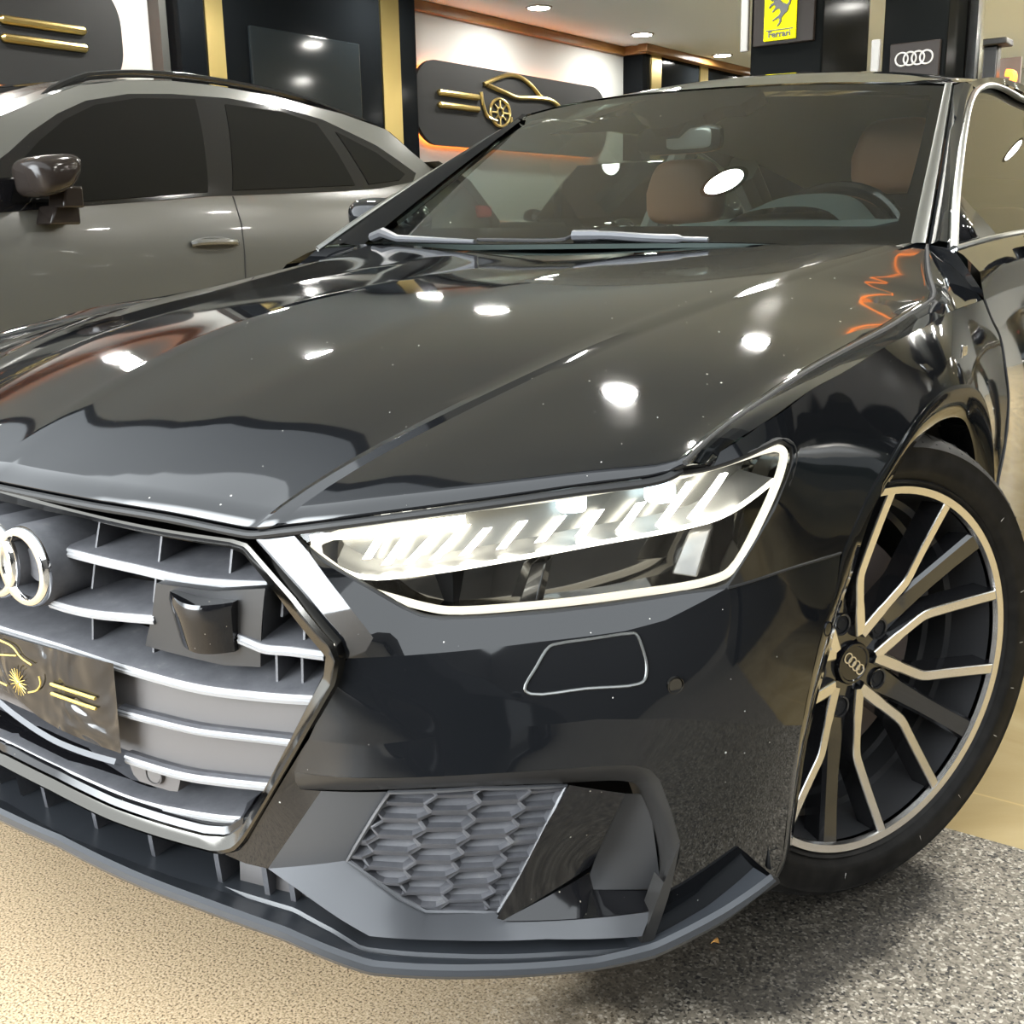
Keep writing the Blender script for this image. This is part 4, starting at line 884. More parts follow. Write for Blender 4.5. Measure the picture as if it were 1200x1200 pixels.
gb = MB(); gb.loft([[skin(p.x, p.y + .012, .02) for p in gt], [skin(p.x, p.y + .006, .10) for p in gt]]); gb.loft([[skin(p.x, p.y + .02, .10) for p in gt], [skin(p.x, p.y - .002, .10) for p in la2]])
gb.loft([[skin(p.x, p.y - .002, .10) for p in la2], [skin(p.x, p.y + .003, .02) for p in la2]])
LG = obj('lower_intake', mirmb(gb), plastic, CAR)
for k, (s, z, o) in enumerate(D['grid_div']):
    zt = lerp_tab(s, [p.x for p in gt], [p.y for p in gt]); zb = lerp_tab(s, [p.x for p in la], [p.y for p in la])
    if k >= 5: zt = zb + (.05 if k == 5 else .022)
    pair('intake_rib', upright(s, zb - .002, max(zt, zb + .02) + .006, .022, .075, .007), plastic, LG, sharp=0)
e = MB(); q = [p for p in rs([tuple(p) for p in la[40:64]], 30)]
e.loft([[skin(p.x, p.y + .052, .045) for p in q], [skin(p.x, p.y, .035) for p in q]]); pair('intake_blank', e, cover, LG)

# ---- side air intakes
def intake(flip):
    fx = (lambda mb: mirmb(mb, False)) if flip else (lambda mb: mb)
    A, B = rs(D['intake_outer'], 80), rs(D['intake_inner'], 80)
    e = MB(); e.loft([skn([tuple(p) for p in A]), skn([tuple(p.lerp(q, .45) + Vector((0, 0, -.004))) for p, q in zip(A, B)]), skn([tuple(p) for p in B]), skn([(p.x, p.y, .07) for p in B])])
    I = obj('air_intake', fx(e), intakeframe, CAR, sharp=40)
    e = region(D['charcoal'], .014); region(D['charcoal_up'], .014, mb=e); obj('intake_panel', fx(e), charcoal, I)
    # honeycomb of stretched hexagons
    mesh = [tuple(p) for p in D['mesh']]
    bk = region([(p[0], p[1], .05) for p in mesh], .03); obj('intake_back', fx(bk), liner, I)
    poly = [(p[0], p[1]) for p in mesh]
    def inside(x, y):
        c = False
        for i in range(len(poly)):
            (x0, y0), (x1, y1) = poly[i], poly[(i + 1) % len(poly)]
            if (y0 > y) != (y1 > y) and x < (x1 - x0) * (y - y0) / (y1 - y0) + x0: c = not c
        return c
    hc = MB(); a_, b_, hh = .0225, .0105, .0108
    def clip(P):
        for k in range(len(poly)):
            (x0, y0), (x1, y1) = poly[k], poly[(k + 1) % len(poly)]
            o = []
            for q in range(len(P)):
                p0, p1 = P[q], P[(q + 1) % len(P)]
                d0 = (x1 - x0) * (p0[1] - y0) - (y1 - y0) * (p0[0] - x0); d1 = (x1 - x0) * (p1[1] - y0) - (y1 - y0) * (p1[0] - x0)
                if d0 <= 0: o.append(p0)
                if (d0 < 0) != (d1 < 0) and d0 != d1:
                    t = d0 / (d0 - d1); o.append((p0[0] + (p1[0] - p0[0]) * t, p0[1] + (p1[1] - p0[1]) * t))
            P = o
            if len(P) < 3: return []
        return P
    for c in range(-2, 9):
        for r in range(-1, 12):
            x, zz = .555 + c * (2 * a_ + b_), .222 + r * 2 * hh + (hh if c % 2 else 0)
            def sh(u, v): return (u + (v - .30) * .34, v)
            hexa = [sh(x - a_ - b_, zz), sh(x - a_, zz + hh), sh(x + a_, zz + hh), sh(x + a_ + b_, zz), sh(x + a_, zz - hh), sh(x - a_, zz - hh)]
            P = clip(hexa)
            if len(P) < 3: continue
            cx = sum(p[0] for p in P) / len(P); cz = sum(p[1] for p in P) / len(P); n = len(P)
            def inset(p, kx, kz): return (cx + (p[0] - cx) * kx, cz + (p[1] - cz) * kz)
            o0 = [skin(p[0], p[1], .029) for p in P]; o1 = [skin(*inset(p, .93, .62), .0275 + .004 * (p[1] > cz)) for p in P]
            o2 = [skin(*inset(p, .84, .46), .036 + .010 * (p[1] > cz)) for p in P]
            hc.add(o0 + o1 + o2, [(i, (i + 1) % n, n + (i + 1) % n, n + i) for i in range(n)] + [(n + i, n + (i + 1) % n, 2 * n + (i + 1) % n, 2 * n + i) for i in range(n)] + [tuple(range(2 * n, 3 * n))])
    hc.keep = True
    obj('intake_mesh', fx(hc), plastic, I, sharp=10)
    e = MB(); e.tube([skin(p[0], p[1], .029) for p in dens(D['mesh'], .02)], .0028, 6, closed=True); obj('mesh_rim', fx(e), charcoal, I)
    e = region(D['fin'], .018); obj('intake_blade', fx(e), gloss, I, sharp=24, solid=.004)
    e = region(D['fin_recess'], .02); obj('intake_duct', fx(e), ductm, I)
    e = region(D['fin_foot'], .016); obj('blade_foot', fx(e), gloss, I, sharp=24, solid=.004)
    P = D['fin_post']; e = MB(); l, r_ = rs([P[0], P[1], P[2]], 14), rs([P[5], P[4], P[3]], 14)
    e.loft([skn([(p.x, p.y, .014) for p in l]), skn([(p.x, p.y, -.006) for p in l]), skn([(p.x, p.y, -.004) for p in r_]), skn([(p.x, p.y, .02) for p in r_])])
    obj('corner_blade', fx(e), intakeframe, I, sharp=30)
intake(False); intake(True)
# inner block so that nothing shows through the openings
e = MB(); e.box((0, -.20, .42), (1.20, .92, .40)); e.box((0, 1.9, .42), (1.5, 3.2, .42)); e.box((0, .35, .55), (1.24, .5, .5))
obj('engine_bay_block', e, dark, CAR, sharp=0)
# ---------------------------------------------------------------- wheels
def frame(c, st):
    n = Vector((math.cos(st), -math.sin(st), 0)); t = Vector((math.sin(st), math.cos(st), 0)); u = Vector((0, 0, 1))
    return Matrix(((t.x, u.x, n.x, c[0]), (t.y, u.y, n.y, c[1]), (t.z, u.z, n.z, c[2]), (0, 0, 0, 1)))
def wheel(c, st, parent, flip=False, detail=True, R=.3565, rimR=.279):
    M = frame(c, st)
    fx = (lambda mb: mirmb(mb, False)) if flip else (lambda mb: mb)
    e = MB(); k = R / .3565
    pr = [(rimR * .985, -.012), (rimR * 1.0, .002), (rimR * 1.02, .008), (rimR * 1.03, .005), (rimR * 1.06, .0115), (rimR * 1.075, .0145), (rimR * 1.09, .0150), (R * .90, .0160), (R * .93, .0135), (R * .938, .0145), (R * .945, .0120), (R * .965, .005), (R * .985, -.010), (R * .994, -.024)]
    z = -.030
    for g in (-.052, -.098, -.142, -.186):
        pr += [(R * .9985, g + .012), (R * .9985, g + .0045), (R * .976, g + .0035), (R * .976, g - .0035), (R * .9985, g - .0045)]
    pr += [(R * .994, -.220), (R * .97, -.238), (R * .90, -.25), (rimR, -.24)]
    e.lathe(pr, M, 120)
    if detail:
        for i in range(72):      # shoulder sipes, part of the tread
            a = 2 * math.pi * i / 72
            p = [M @ Vector((r * math.cos(a + d), r * math.sin(a + d), h)) for r, h, d in ((R * .955, .0085, 0), (R * .985, -.0092, .004), (R * .997, -.034, .012))]
            e.tube(p, .0012, 4)
    W = obj('wheel', fx(e), tyre_m, parent, sharp=40)
    if detail:
        e = MB()
        for a in (14, -2, -16, -31, -52, -70, 40, -100):
            a = math.radians(a); e.tube([M @ Vector((r * math.cos(a), r * math.sin(a), .0152)) for r in (rimR * 1.10, R * .895)], .0006, 4)
        obj('sidewall_marks', fx(e), mat('sidewall_mark', (.45, .42, .38), .6) if 'sidewall_mark' not in MAT else MAT['sidewall_mark'], W, sharp=0)
    e = MB(); e.lathe([(rimR - .013, -.012), (rimR - .016, -.03), (rimR - .020, -.06), (rimR - .024, -.075), (rimR - .034, -.078), (rimR - .036, -.11), (rimR - .046, -.113), (rimR - .044, -.22)], M, 96); obj('rim_barrel', fx(e), barrel_m, W, sharp=40)
    e = MB(); e.lathe([(rimR - .001, -.006), (rimR, .002), (rimR - .002, .0055), (rimR - .0125, .0035), (rimR - .0145, -.004)], M, 120); obj('rim_lip', fx(e), machined, W, sharp=40)
    def face(r): return -.044 + .046 * (min(r / .27, 1)) ** 1.5       # concave face
    def P(r, a, h=0): return M @ Vector((r * math.cos(a), r * math.sin(a), face(r) + h))
    for k in range(5):
        a0 = math.radians(2.7 + 72 * k)
        # machined V: apex near the hub, opening, then running out to the rim
        for sg in (1, -1):
            def pc(r, d): return Vector((r * math.cos(math.radians(d) * sg), r * math.sin(math.radians(d) * sg), 0))
            A_, B_, C_ = pc(.046, 1.5), pc(.143, 20.8), pc(.273, 13.2)
            Q = [A_.lerp(B_, t) for t in (0, .2, .4, .6, .8, .9)] + [(B_.lerp(A_, .1 * (1 - t) ** 2) + (C_ - B_) * .08 * t * t) for t in (.25, .5, .75)] + [B_.lerp(C_, t) for t in (.08, .2, .35, .5, .65, .8, .9, 1)]
            Q = rs([tuple(q) for q in Q], 22); Q = [Vector((q.length, math.atan2(q.y, q.x), 0)) for q in Q]
            pts = [P(q.x, a0 + q.y) for q in Q]
            body = MB(); rows = []
            for i, q in enumerate(Q):
                w = .0085 + .002 * (i < 4)
                t = (pts[min(i + 1, 21)] - pts[max(i - 1, 0)]).normalized(); nn = M.to_3x3() @ Vector((0, 0, 1)); s = nn.cross(t).normalized()
                inw = sg            # side towards the opening
                rows.append([pts[i] + s * (w), pts[i] + s * (w + .004) - nn * .034, pts[i] - s * (w + .004) - nn * .034, pts[i] - s * w])
            body.loft(rows, True, True)
            arm = obj('spoke', fx(body), wheelblack, W, sharp=30)
            fc = MB(); rr = []
            for i, q in enumerate(Q):
                w = .0076 + .0012 * (i < 5)
                t = (pts[min(i + 1, 21)] - pts[max(i - 1, 0)]).normalized(); nn = M.to_3x3() @ Vector((0, 0, 1)); s = nn.cross(t).normalized()
                rr.append([pts[i] + s * w + nn * .0002, pts[i] + s * (w - .001) + nn * .0016, pts[i] - s * (w - .001) + nn * .0016, pts[i] - s * w + nn * .0002])
            fc.loft(rr, True, True)
            obj('spoke_face', fx(fc), machined, arm, sharp=30)
        # black spoke between two Vs
        am = a0 + math.radians(36)
        body = MB(); rows = []
        for r, w, dz in ((.03, .030, -.006), (.08, .024, -.012), (.12, .019, -.010), (.17, .0165, -.008), (.22, .0165, -.006), (.268, .018, -.004)):
            ca, sa = math.cos(am), math.sin(am)
            def q(x, y, h): return M @ Vector((ca * x - sa * y, sa * x + ca * y, h))
            f = face(r) + dz
            rows.append([q(r, w, f - .006), q(r, w * .75, f), q(r, -w * .75, f), q(r, -w, f - .006), q(r, -w * .8, f - .04), q(r, w * .8, f - .04)])
        body.loft(rows, True, True); obj('spoke', fx(body), wheelblack, W, sharp=30)
        if detail:
            c_ = M @ Vector((.069 * math.cos(am), .069 * math.sin(am), 0))
            M2 = frame(c_, st)
            e = MB(); e.lathe([(.0125, -.052), (.0140, -.0450), (.0165, -.0440), (.0185, -.052)], M2, 24); bo = obj('bolt_recess', fx(e), wheelblack, W, sharp=40)
            e = MB(); e.lathe([(0, -.0470), (.007, -.0470), (.008, -.0482), (.0135, -.0482)], M2, 24); obj('bolt_and_hole_shade', fx(e), dark, bo, sharp=40)  # bolt head on a dark disc that stands in for the shaded hole
    e = MB(); e.lathe([(.0, -.052), (.040, -.052), (.048, -.060), (.056, -.072), (.085, -.074), (.10, -.09)], M, 48); obj('hub', fx(e), wheelblack, W)
    e = MB(); e.lathe([(0, -.0415), (.026, -.0415), (.0275, -.040), (.031, -.040), (.033, -.043), (.034, -.056)], M, 40); CP = obj('centre_cap', fx(e), gloss, W, sharp=40)
    if detail:
        tl = math.radians(-42)
        for k in range(4):
            d = (k - 1.5) * .0115; cc = M @ Vector((d * math.cos(tl), d * math.sin(tl), -.0408))
            e = MB(); M3 = frame(cc, st); e.lathe([(.0062, 0), (.0066, .0010), (.0085, .0010), (.0089, 0)], M3, 28); obj('cap_ring', fx(e), machined, CP, sharp=50)
    e = MB(); e.lathe([(.07, -.100), (.185, -.100), (.187, -.103), (.187, -.128), (.07, -.128)], M, 64); obj('brake_disc', fx(e), disc_m, W)
    e = MB()
    rows = []
    for a in [math.radians(x) for x in range(105, 176, 7)]:
        rows.append([M @ Vector((r * math.cos(a), r * math.sin(a), h)) for r, h in ((.13, -.07), (.135, -.055), (.20, -.055), (.212, -.07), (.212, -.15), (.13, -.15))])
    e.loft(rows, True, True); obj('brake_caliper', fx(e), caliper_m, W, sharp=30)
    return W
STEER = math.radians(23.32)
wheel((.877, -.038, .3565), STEER, CAR)
wheel((.90, 2.90, .3565), 0, CAR, detail=False)
wheel((.90, 2.90, .3565), 0, CAR, True, detail=False)
M_ = MB()
wl = MB(); wl.lathe([(.40, -.02), (.405, -.30)], frame((.90, -.02, .35), 0), 40, math.radians(-20), math.radians(200)); wl.lathe([(0, -.30), (.41, -.30)], frame((.90, -.02, .35), 0), 40)
pair('arch_liner', wl, liner)
wheel((.875, -.038, .3565), 0, CAR, True, detail=False)

# ---------------------------------------------------------------- glass house and upper body
WB, WT, WL, WR = [rs(D['glass_' + k], 28) for k in ('bottom', 'top', 'left', 'right')]
def wsurf(p, d): return p + Vector((0, -.87, .5)).normalized() * d
e = MB(); e.loft(coons(WB, WT, WL, WR))
WIN = obj('windshield', e, glassm, CAR)
cb, ct, cl_, crr = [rs(D['clear_' + k], 28) for k in ('bottom', 'top', 'left', 'right')]
e = MB(); d = -.003
for a, b in ((WB, cb), (WT, ct), (WL, cl_), (WR, crr)):
    e.loft([[wsurf(p, d) for p in a], [wsurf(p, d) for p in b]])
obj('windshield_border', e, frit, WIN)
P = [Vector(p) for p in D['sensor']]
e = MB(); e.add([wsurf(p, -.004) for p in P] + [wsurf(p, -.05) for p in P], [tuple(range(10)), tuple(range(10, 20))[::-1]] + [(i, (i + 1) % 10, 10 + (i + 1) % 10, 10 + i) for i in range(10)])
obj('mirror_foot', e, frit, WIN, sharp=20)
e = MB(); q = [wsurf(Vector(p), -.0015) for p in ((-.07, .985, 1.268), (.028, 1.01, 1.277), (.025, .955, 1.25), (-.05, .955, 1.25))]
e.add(q, [(0, 1, 2, 3)]); obj('camera_window', e, mat('camera_window_grey', (.30, .31, .30), .3), WIN)
ti, to = rs(D['trim_in'], 30), rs(D['trim_out'], 30)
e = MB(); e.loft([[wsurf(p, -.004) for p in ti], [wsurf(p, .004) for p in ti], [wsurf(a.lerp(b, .5), .007) for a, b in zip(ti, to)], [wsurf(p, .004) for p in to], [wsurf(p, -.006) for p in to]])
obj('pillar_trim', e, satin, CAR, sharp=50)
lt = [p for p in WL]
e = MB(); e.loft([[wsurf(p, .004) + Vector((.012, 0, 0)) for p in lt], [wsurf(p, .010) for p in lt], [wsurf(p, .004) + Vector((-.008, .006, 0)) for p in lt], [wsurf(p, -.02) + Vector((-.010, .02, 0)) for p in lt]])
obj('pillar_trim', e, gloss, CAR, sharp=50)
# pillars, roof
po = rs(D['pillar_out'][:6], 30)
e = MB(); pa = [[a + Vector((.004, 0, -.002)) for a in to]]
for t in (.33, .66, 1): pa.append([a.lerp(b, t) + Vector((.010, -.008, .010)) * (4 * t * (1 - t)) for a, b in zip(to, po)])
e.loft(pa); pair('front_pillar', e, paint, sharp=30)
roofx = lambda y: lerp_tab(y, (1.1, 1.5, 2.0, 2.6, 3.1, 3.6), (.585, .605, .60, .565, .52, .46))
roofz = lambda y: lerp_tab(y, (1.1, 1.3, 1.6, 2.0, 2.6, 3.1, 3.6), (1.345, 1.375, 1.395, 1.392, 1.33, 1.22, 1.06))
ys = [1.13, 1.16, 1.2, 1.3, 1.45, 1.6, 1.8, 2.0, 2.3, 2.6, 2.85, 3.1, 3.35, 3.6]
e = MB(); rows = [[wsurf(p, .003) for p in rs(D['glass_top'], 33)]]
for y in ys[3:]:
    w = roofx(y); rows.append([Vector((w * (i / 16 - 1), y - .06 * (1 - (i / 16 - 1) ** 2) * max(0, 1 - (y - 1.1) / .6), roofz(y) - .058 * abs(i / 16 - 1) ** 2.3)) for i in range(33)])
sm_rows = []
for j in range(33):
    col = cr([r[j] for r in rows], 4); sm_rows.append(col)
e.loft(sm_rows); obj('roof', e, paint, CAR, sharp=30)
# cant rail between roof and side windows
def sidex(z): return .79 - .5 * (z - .955)
railtop = [Vector((roofx(y) , y, roofz(y) - .058)) for y in (1.13, 1.3, 1.5, 1.8, 2.2, 2.6, 3.0, 3.3)]
dlo_top = [Vector(p) for p in D['pillar_out'][5:]] + [Vector((sidex(z), y, z)) for y, z in ((1.95, 1.292), (2.3, 1.255), (2.6, 1.19), (2.95, 1.075))]
ra, rb_ = rs([to[-1]] + railtop, 50), rs(dlo_top, 50)
e = MB(); e.loft([ra, [a.lerp(b, .35) + Vector((.012, 0, .010)) for a, b in zip(ra, rb_)], [a.lerp(b, .75) + Vector((.010, 0, .004)) for a, b in zip(ra, rb_)], rb_])
e.loft([rs([rb_[-1], Vector((.74, 2.95, 1.0))], 8), rs([ra[-1], Vector((.60, 3.75, .95))], 8)])
pair('cant_rail', e, paint, sharp=30)
dlo = [Vector(p) for p in D['pillar_out']] + [Vector((sidex(z), y, z)) for y, z in ((1.95, 1.292), (2.3, 1.255), (2.6, 1.19), (2.95, 1.075))]
belt = [Vector(p) for p in D['belt']] + [Vector((sidex(z), y, z)) for y, z in ((1.6, .985), (2.3, 1.0), (2.95, 1.03))]
e = MB(); e.tube(rs(dlo, 80), .0075, 8); e.tube(rs(belt, 40), .006, 8); pair('window_trim', e, satin)
a, b = rs(dlo, 60), rs(belt, 60)
e = MB(); e.loft([[p + Vector((-.012, 0, 0)) for p in a], [p + Vector((-.012, 0, 0)) for p in b]]); pair('side_window', e, sideglass)
e = MB(); q = [Vector(p) + Vector((-.006, 0, 0)) for p in D['sail']] + [Vector(D['pillar_out'][1]) + Vector((-.006, 0, 0))]
e.add([q[0], q[3], q[1], q[2]], [(0, 1, 2, 3)]); pair('sail_panel', e, gloss, solid=.003)
# doors: below the belt on the skin, shoulder up to the glass
dg = [tuple(p) for p in D['door_gap']]
s_end = 4.15
dp = dg + [(dg[-1][0] - .005, .45, .002), (dg[-1][0], .26, .01), (2.95, .26, .01), (2.95, .88, .045), (2.3, .882, .045)] + [tuple(p) for p in D['door_belt'][::-1]][:2]
e = region(dp, .04); 
DR, DR2 = pair('door', e, paint, sharp=25)
e = region([(2.955, .26, .01), (4.6, .30, .01), (4.6, .90, .03), (2.955, .88, .045)], .08); pair('rear_quarter', e, paint)
sh_lo = [skin(*p) for p in D['door_belt']] + [skin(s, .882, .045) for s in (2.3, 2.95, 3.6, 4.2)]
sh_hi = [Vector(p) for p in belt] + [Vector((.70, 3.2, .99)), Vector((.60, 3.75, .97))]
lo, hi = rs(sh_lo, 60), rs(sh_hi, 60)
e = MB(); e.loft([lo, [a.lerp(b, .4) + Vector((.012, 0, .012)) for a, b in zip(lo, hi)], [a.lerp(b, .8) + Vector((.006, 0, .006)) for a, b in zip(lo, hi)], hi]); pair('door_shoulder', e, paint, sharp=30)
e = MB(); e.loft([[Vector((.60 * (i / 6 - 1), 3.75, .97)) for i in range(13)], [Vector((.62 * (i / 6 - 1), 4.02, .90)) for i in range(13)], [Vector((.80 * (i / 6 - 1), 3.95, .62)) for i in range(13)], [Vector((.75 * (i / 6 - 1), 3.9, .3)) for i in range(13)]])
e.loft([[Vector((roofx(3.6) * (i / 6 - 1), 3.6, 1.06 - .058 * abs(i / 6 - 1) ** 2.3)) for i in range(13)], [Vector((.60 * (i / 6 - 1), 3.75, .97)) for i in range(13)]])
obj('tailgate', e, paint, CAR, sharp=30)
g = MB(); g.tube(skn(sm(dg + [(dg[-1][0] - .005, .40, .002)])), .0022, 6); pair('door_seam', g, rubber)
# door mirrors
e = MB(); e.ellipsoid((.955, .96, 1.030), (.135, .075, .055), 28, 16, .72); e.v = [(x, y - .03 * (x - .9), z + .06 * (x - .95)) for x, y, z in e.v]
MI = MB(); mo, mo2 = pair('side_mirror', e, paint, sharp=60)
e = MB(); e.loft([[Vector((.815, .90 + .12 * t, .965)) for t in (0, 1)], [Vector((.845, .92 + .10 * t, .965)) for t in (0, 1)], [Vector((.90, .945 + .06 * t, .985)) for t in (0, 1)]]); 
e.loft([[Vector((.815, .90 + .12 * t, .935)) for t in (0, 1)], [Vector((.845, .92 + .10 * t, .940)) for t in (0, 1)], [Vector((.90, .945 + .06 * t, .965)) for t in (0, 1)]])
obj('mirror_stalk', e, gloss, mo, solid=.008)
k = mirmb(e, False); obj('mirror_stalk', k, gloss, mo2, solid=.008)
# fender badge and vent
c = skin(1.62, .815, -.001)
e = MB(); e.box(c, (.003, .022, .014)); e.box(c + Vector((.0005, -.013, 0)), (.003, .006, .018)); obj('fender_badge', e, chrome, CAR, bevel=.001)
# wipers
wp = [Vector(p) for p in D['wiper']]
e = MB(); e.tube(rs(wp[2:], 30), [.011] * 6 + [.009] * 18 + [.005] * 6, 8); W1 = obj('wiper', e, rubber if 0 else charcoal, CAR)
e = MB(); e.tube(rs([wp[0], wp[1], wp[2]], 16), .004, 6); obj('wiper_blade', e, rubber, W1)
e = MB(); e.tube([Vector((-.66, .57, .99)), Vector((-.60, .545, 1.0)), Vector((-.52, .51, .985)), Vector((-.22, .43, .975))], [.012, .013, .009, .005], 8); obj('wiper', e, charcoal, CAR)
# ---------------------------------------------------------------- cabin
e = MB(); xs = [i / 20 for i in range(-20, 21)]
e.loft([[Vector((.70 * x, .62 - .0 * x, .955)) for x in xs], [Vector((.69 * x, .66, .985 + .02 * (x > .2))) for x in xs], [Vector((.69 * x, .80, .99 + .035 * max(0, 1 - ((x - .52) / .36) ** 2))) for x in xs], [Vector((.68 * x, .98, .985 + .035 * max(0, 1 - ((x - .52) / .36) ** 2))) for x in xs], [Vector((.68 * x, 1.02, .90)) for x in xs], [Vector((.68 * x, .98, .5)) for x in xs]])
DA = obj('dashboard', e, dash_m, CAR, sharp=50)
dd = [Vector(p) for p in D['dash']]
e = MB(); hood_o = rs([Vector((.24, .80, 1.000)), Vector((.30, .80, 1.045)), Vector((.40, .80, 1.062)), Vector((.50, .80, 1.050)), Vector((.555, .80, 1.000))], 24)
e.loft([[p + Vector((0, -.14, -.028)) for p in hood_o], hood_o, [p + Vector((0, .03, -.012)) for p in hood_o]]); obj('gauge_hood', e, dash_m, DA)
sc_ = Vector((.40, .90, .905)); rot = Euler((math.radians(68), 0, 0)).to_matrix()
sw = MB(); sw.tube([sc_ + rot @ Vector((.185 * math.cos(a), .185 * math.sin(a), 0)) for a in [2 * math.pi * k / 48 for k in range(48)]], .0165, 10, closed=True)
SW = obj('steering_wheel', sw, gloss, CAR)
e = MB(); e.ellipsoid(sc_, (.075, .03, .065), 20, 10, .8)
for a in (0, math.pi, -math.pi / 2): e.tube([sc_ + rot @ Vector((.05 * math.cos(a), .05 * math.sin(a), 0)), sc_ + rot @ Vector((.18 * math.cos(a), .18 * math.sin(a), 0))], .016, 8)
obj('steering_hub', e, dash_m, SW)
def seat(x, y, zt, w, rear=False):
    e = MB(); e.ellipsoid((x, y + .08, .74), (w, .10, .26 if not rear else .2), 24, 14, .55); e.ellipsoid((x, y - .25, .50), (w, .30, .10), 24, 12, .55)
    s = obj('seat', e, leather, CAR, sharp=60)
    e = MB(); e.ellipsoid((x, y, zt), (.112, .05, .088 if not rear else .07), 24, 14, .45); e.v = [(X + (X - x) * (-.28) * max(0, (Z - zt) / .09), Y, Z) for X, Y, Z in e.v]; obj('headrest', e, leather, s, sharp=60)
    e = MB()
    for d in (-.05, .05): e.tube([(x + d, y + .01, zt - .16), (x + d, y + .01, zt - .05)], .006, 8)
    obj('headrest_post', e, chrome, s)
seat(-.195, 1.36, 1.098, .25); seat(.43, 1.28, 1.158, .25)
for x in (-.38, .38): seat(x, 2.45, .98, .26, True)
e = MB(); mi = [Vector(p) for p in D['mirror_in']]
c = (mi[0] + mi[1] + mi[2] + mi[3]) / 4
e.ellipsoid(c, (.115, .018, .034), 28, 12, .45); IM = obj('interior_mirror', e, gloss, CAR)
e = MB(); e.ellipsoid(c + Vector((.03, -.006, 0)), (.066, .014, .026), 24, 10, .4); obj('mirror_glass', e, lamp_grey, IM)
e = MB(); e.tube([c + Vector((-.02, -.01, .02)), c + Vector((-.02, .0, .05))], .010, 8); obj('mirror_arm', e, gloss, IM)
# inner shell: far pillars, headliner and door cards
e = MB()
for x, k in ((-.615, 1), (.60, 1)):
    e.tube([(x * 1.05, 1.95, .98), (x * .985, 2.02, 1.15), (x * .93, 2.08, 1.30)], .045, 8)
    e.tube([(x * 1.13, 2.95, .98), (x * 1.0, 2.75, 1.10), (x * .92, 2.5, 1.22)], .06, 8)
e.loft([[Vector((roofx(y) * .96 * s, y, roofz(y) - .045 - .05 * abs(s) ** 2)) for s in (-1, -.6, -.2, .2, .6, 1)] for y in (1.22, 1.6, 2.0, 2.6, 3.1)])
obj('cabin_trim', e, ctrim, CAR)
e = MB(); e.loft([[Vector((s * .76, y, z)) for y in (.75, 1.4, 2.1, 3.0)] for s, z in ((1, .96), (.98, .6), (.9, .35))]); e2 = mirmb(e); obj('door_cards', e2, ctrim, CAR)
e = MB(); e.box((0, 3.0, .80), (1.3, .9, .2)); e.box((0, 1.7, .33), (1.5, 2.6, .06)); obj('cabin_floor', e, ctrim, CAR)
# ---------------------------------------------------------------- the grey car alongside
SUV = thing('suv', 'matt grey coupe-roofed SUV with black windows standing beside the black sedan', 'car', (-3.7, 2.0, 0))
def suvin(z): return lerp_tab(z, (.3, .7, .95, 1.15, 1.25, 1.45, 1.62, 1.7), (.05, 0, 0, .03, .06, .16, .27, .34))
def sside(y, z, o=0.0):
    e = max(0, y - 3.0)
    return Vector((-2.7 - sum(suvin(z + d) for d in (-.05, -.025, 0, .025, .05)) / 5 - o - .16 * e * e - (.07 * max(0, .1 - y) ** 2), y, z))
MID = -3.72
def smir(mb, both=True):
    k = MB()
    if both: k.add(mb.v, mb.f)
    k.add([(2 * MID - p[0], p[1], p[2]) for p in mb.v], [tuple(reversed(q)) for q in mb.f]); k.keep = True; k.smoothn = getattr(mb, 'smoothn', False)
    return k
def spair(name, mb, m, parent=None, **kw):
    obj(name, mb, m, parent or SUV, **kw); obj(name, smir(mb, False), m, parent or SUV, **kw)
def swrap(mb): mb.f = [tuple(q) for q in mb.f]; return mb
roof = [tuple(p) for p in D['suv_roof']]; dloS = [tuple(p) for p in D['suv_dlo']]
top = [(p[0], p[1]) for p in roof]
low = [(-1.0, .95), (-.9, .6), (-.62, .45)]
body = [(-1.66, .62), (-1.60, .80), (-1.42, .93), (-1.0, 1.01), (-.4, 1.06), (.24, 1.11), (.60, 1.34)] + top + [(3.62, 1.30), (3.85, 1.20), (3.95, 1.02), (3.98, .75), (3.85, .45), (3.46, .42), (3.43, .58), (3.33, .74), (3.16, .84), (2.97, .88), (2.78, .84), (2.61, .74), (2.51, .58), (2.48, .38), (-.21, .38), (-.24, .58), (-.34, .74), (-.51, .84), (-.70, .88), (-.89, .84), (-1.06, .74), (-1.16, .58), (-1.19, .40), (-1.6, .40)]
e = region([(a, b, 0.0) for a, b in body], .05, sside); spair('body_side', e, suvp)
e = region([(a, b, -.003) for a, b in dloS], .05, sside); spair('window_surround', e, gloss)
for nm in ('pane_f', 'pane_r', 'pane_q'):
    e = region([(a, b, -.006) for a, b in D['suv_' + nm]], .05, sside); spair('side_glass', e, tint)
g = MB(); g.tube([sside(a, b, -.001) for a, b in D['suv_door_gap'][2:]] + [sside(1.87, .5, 0)], .004, 6); spair('door_seam', g, rubber)
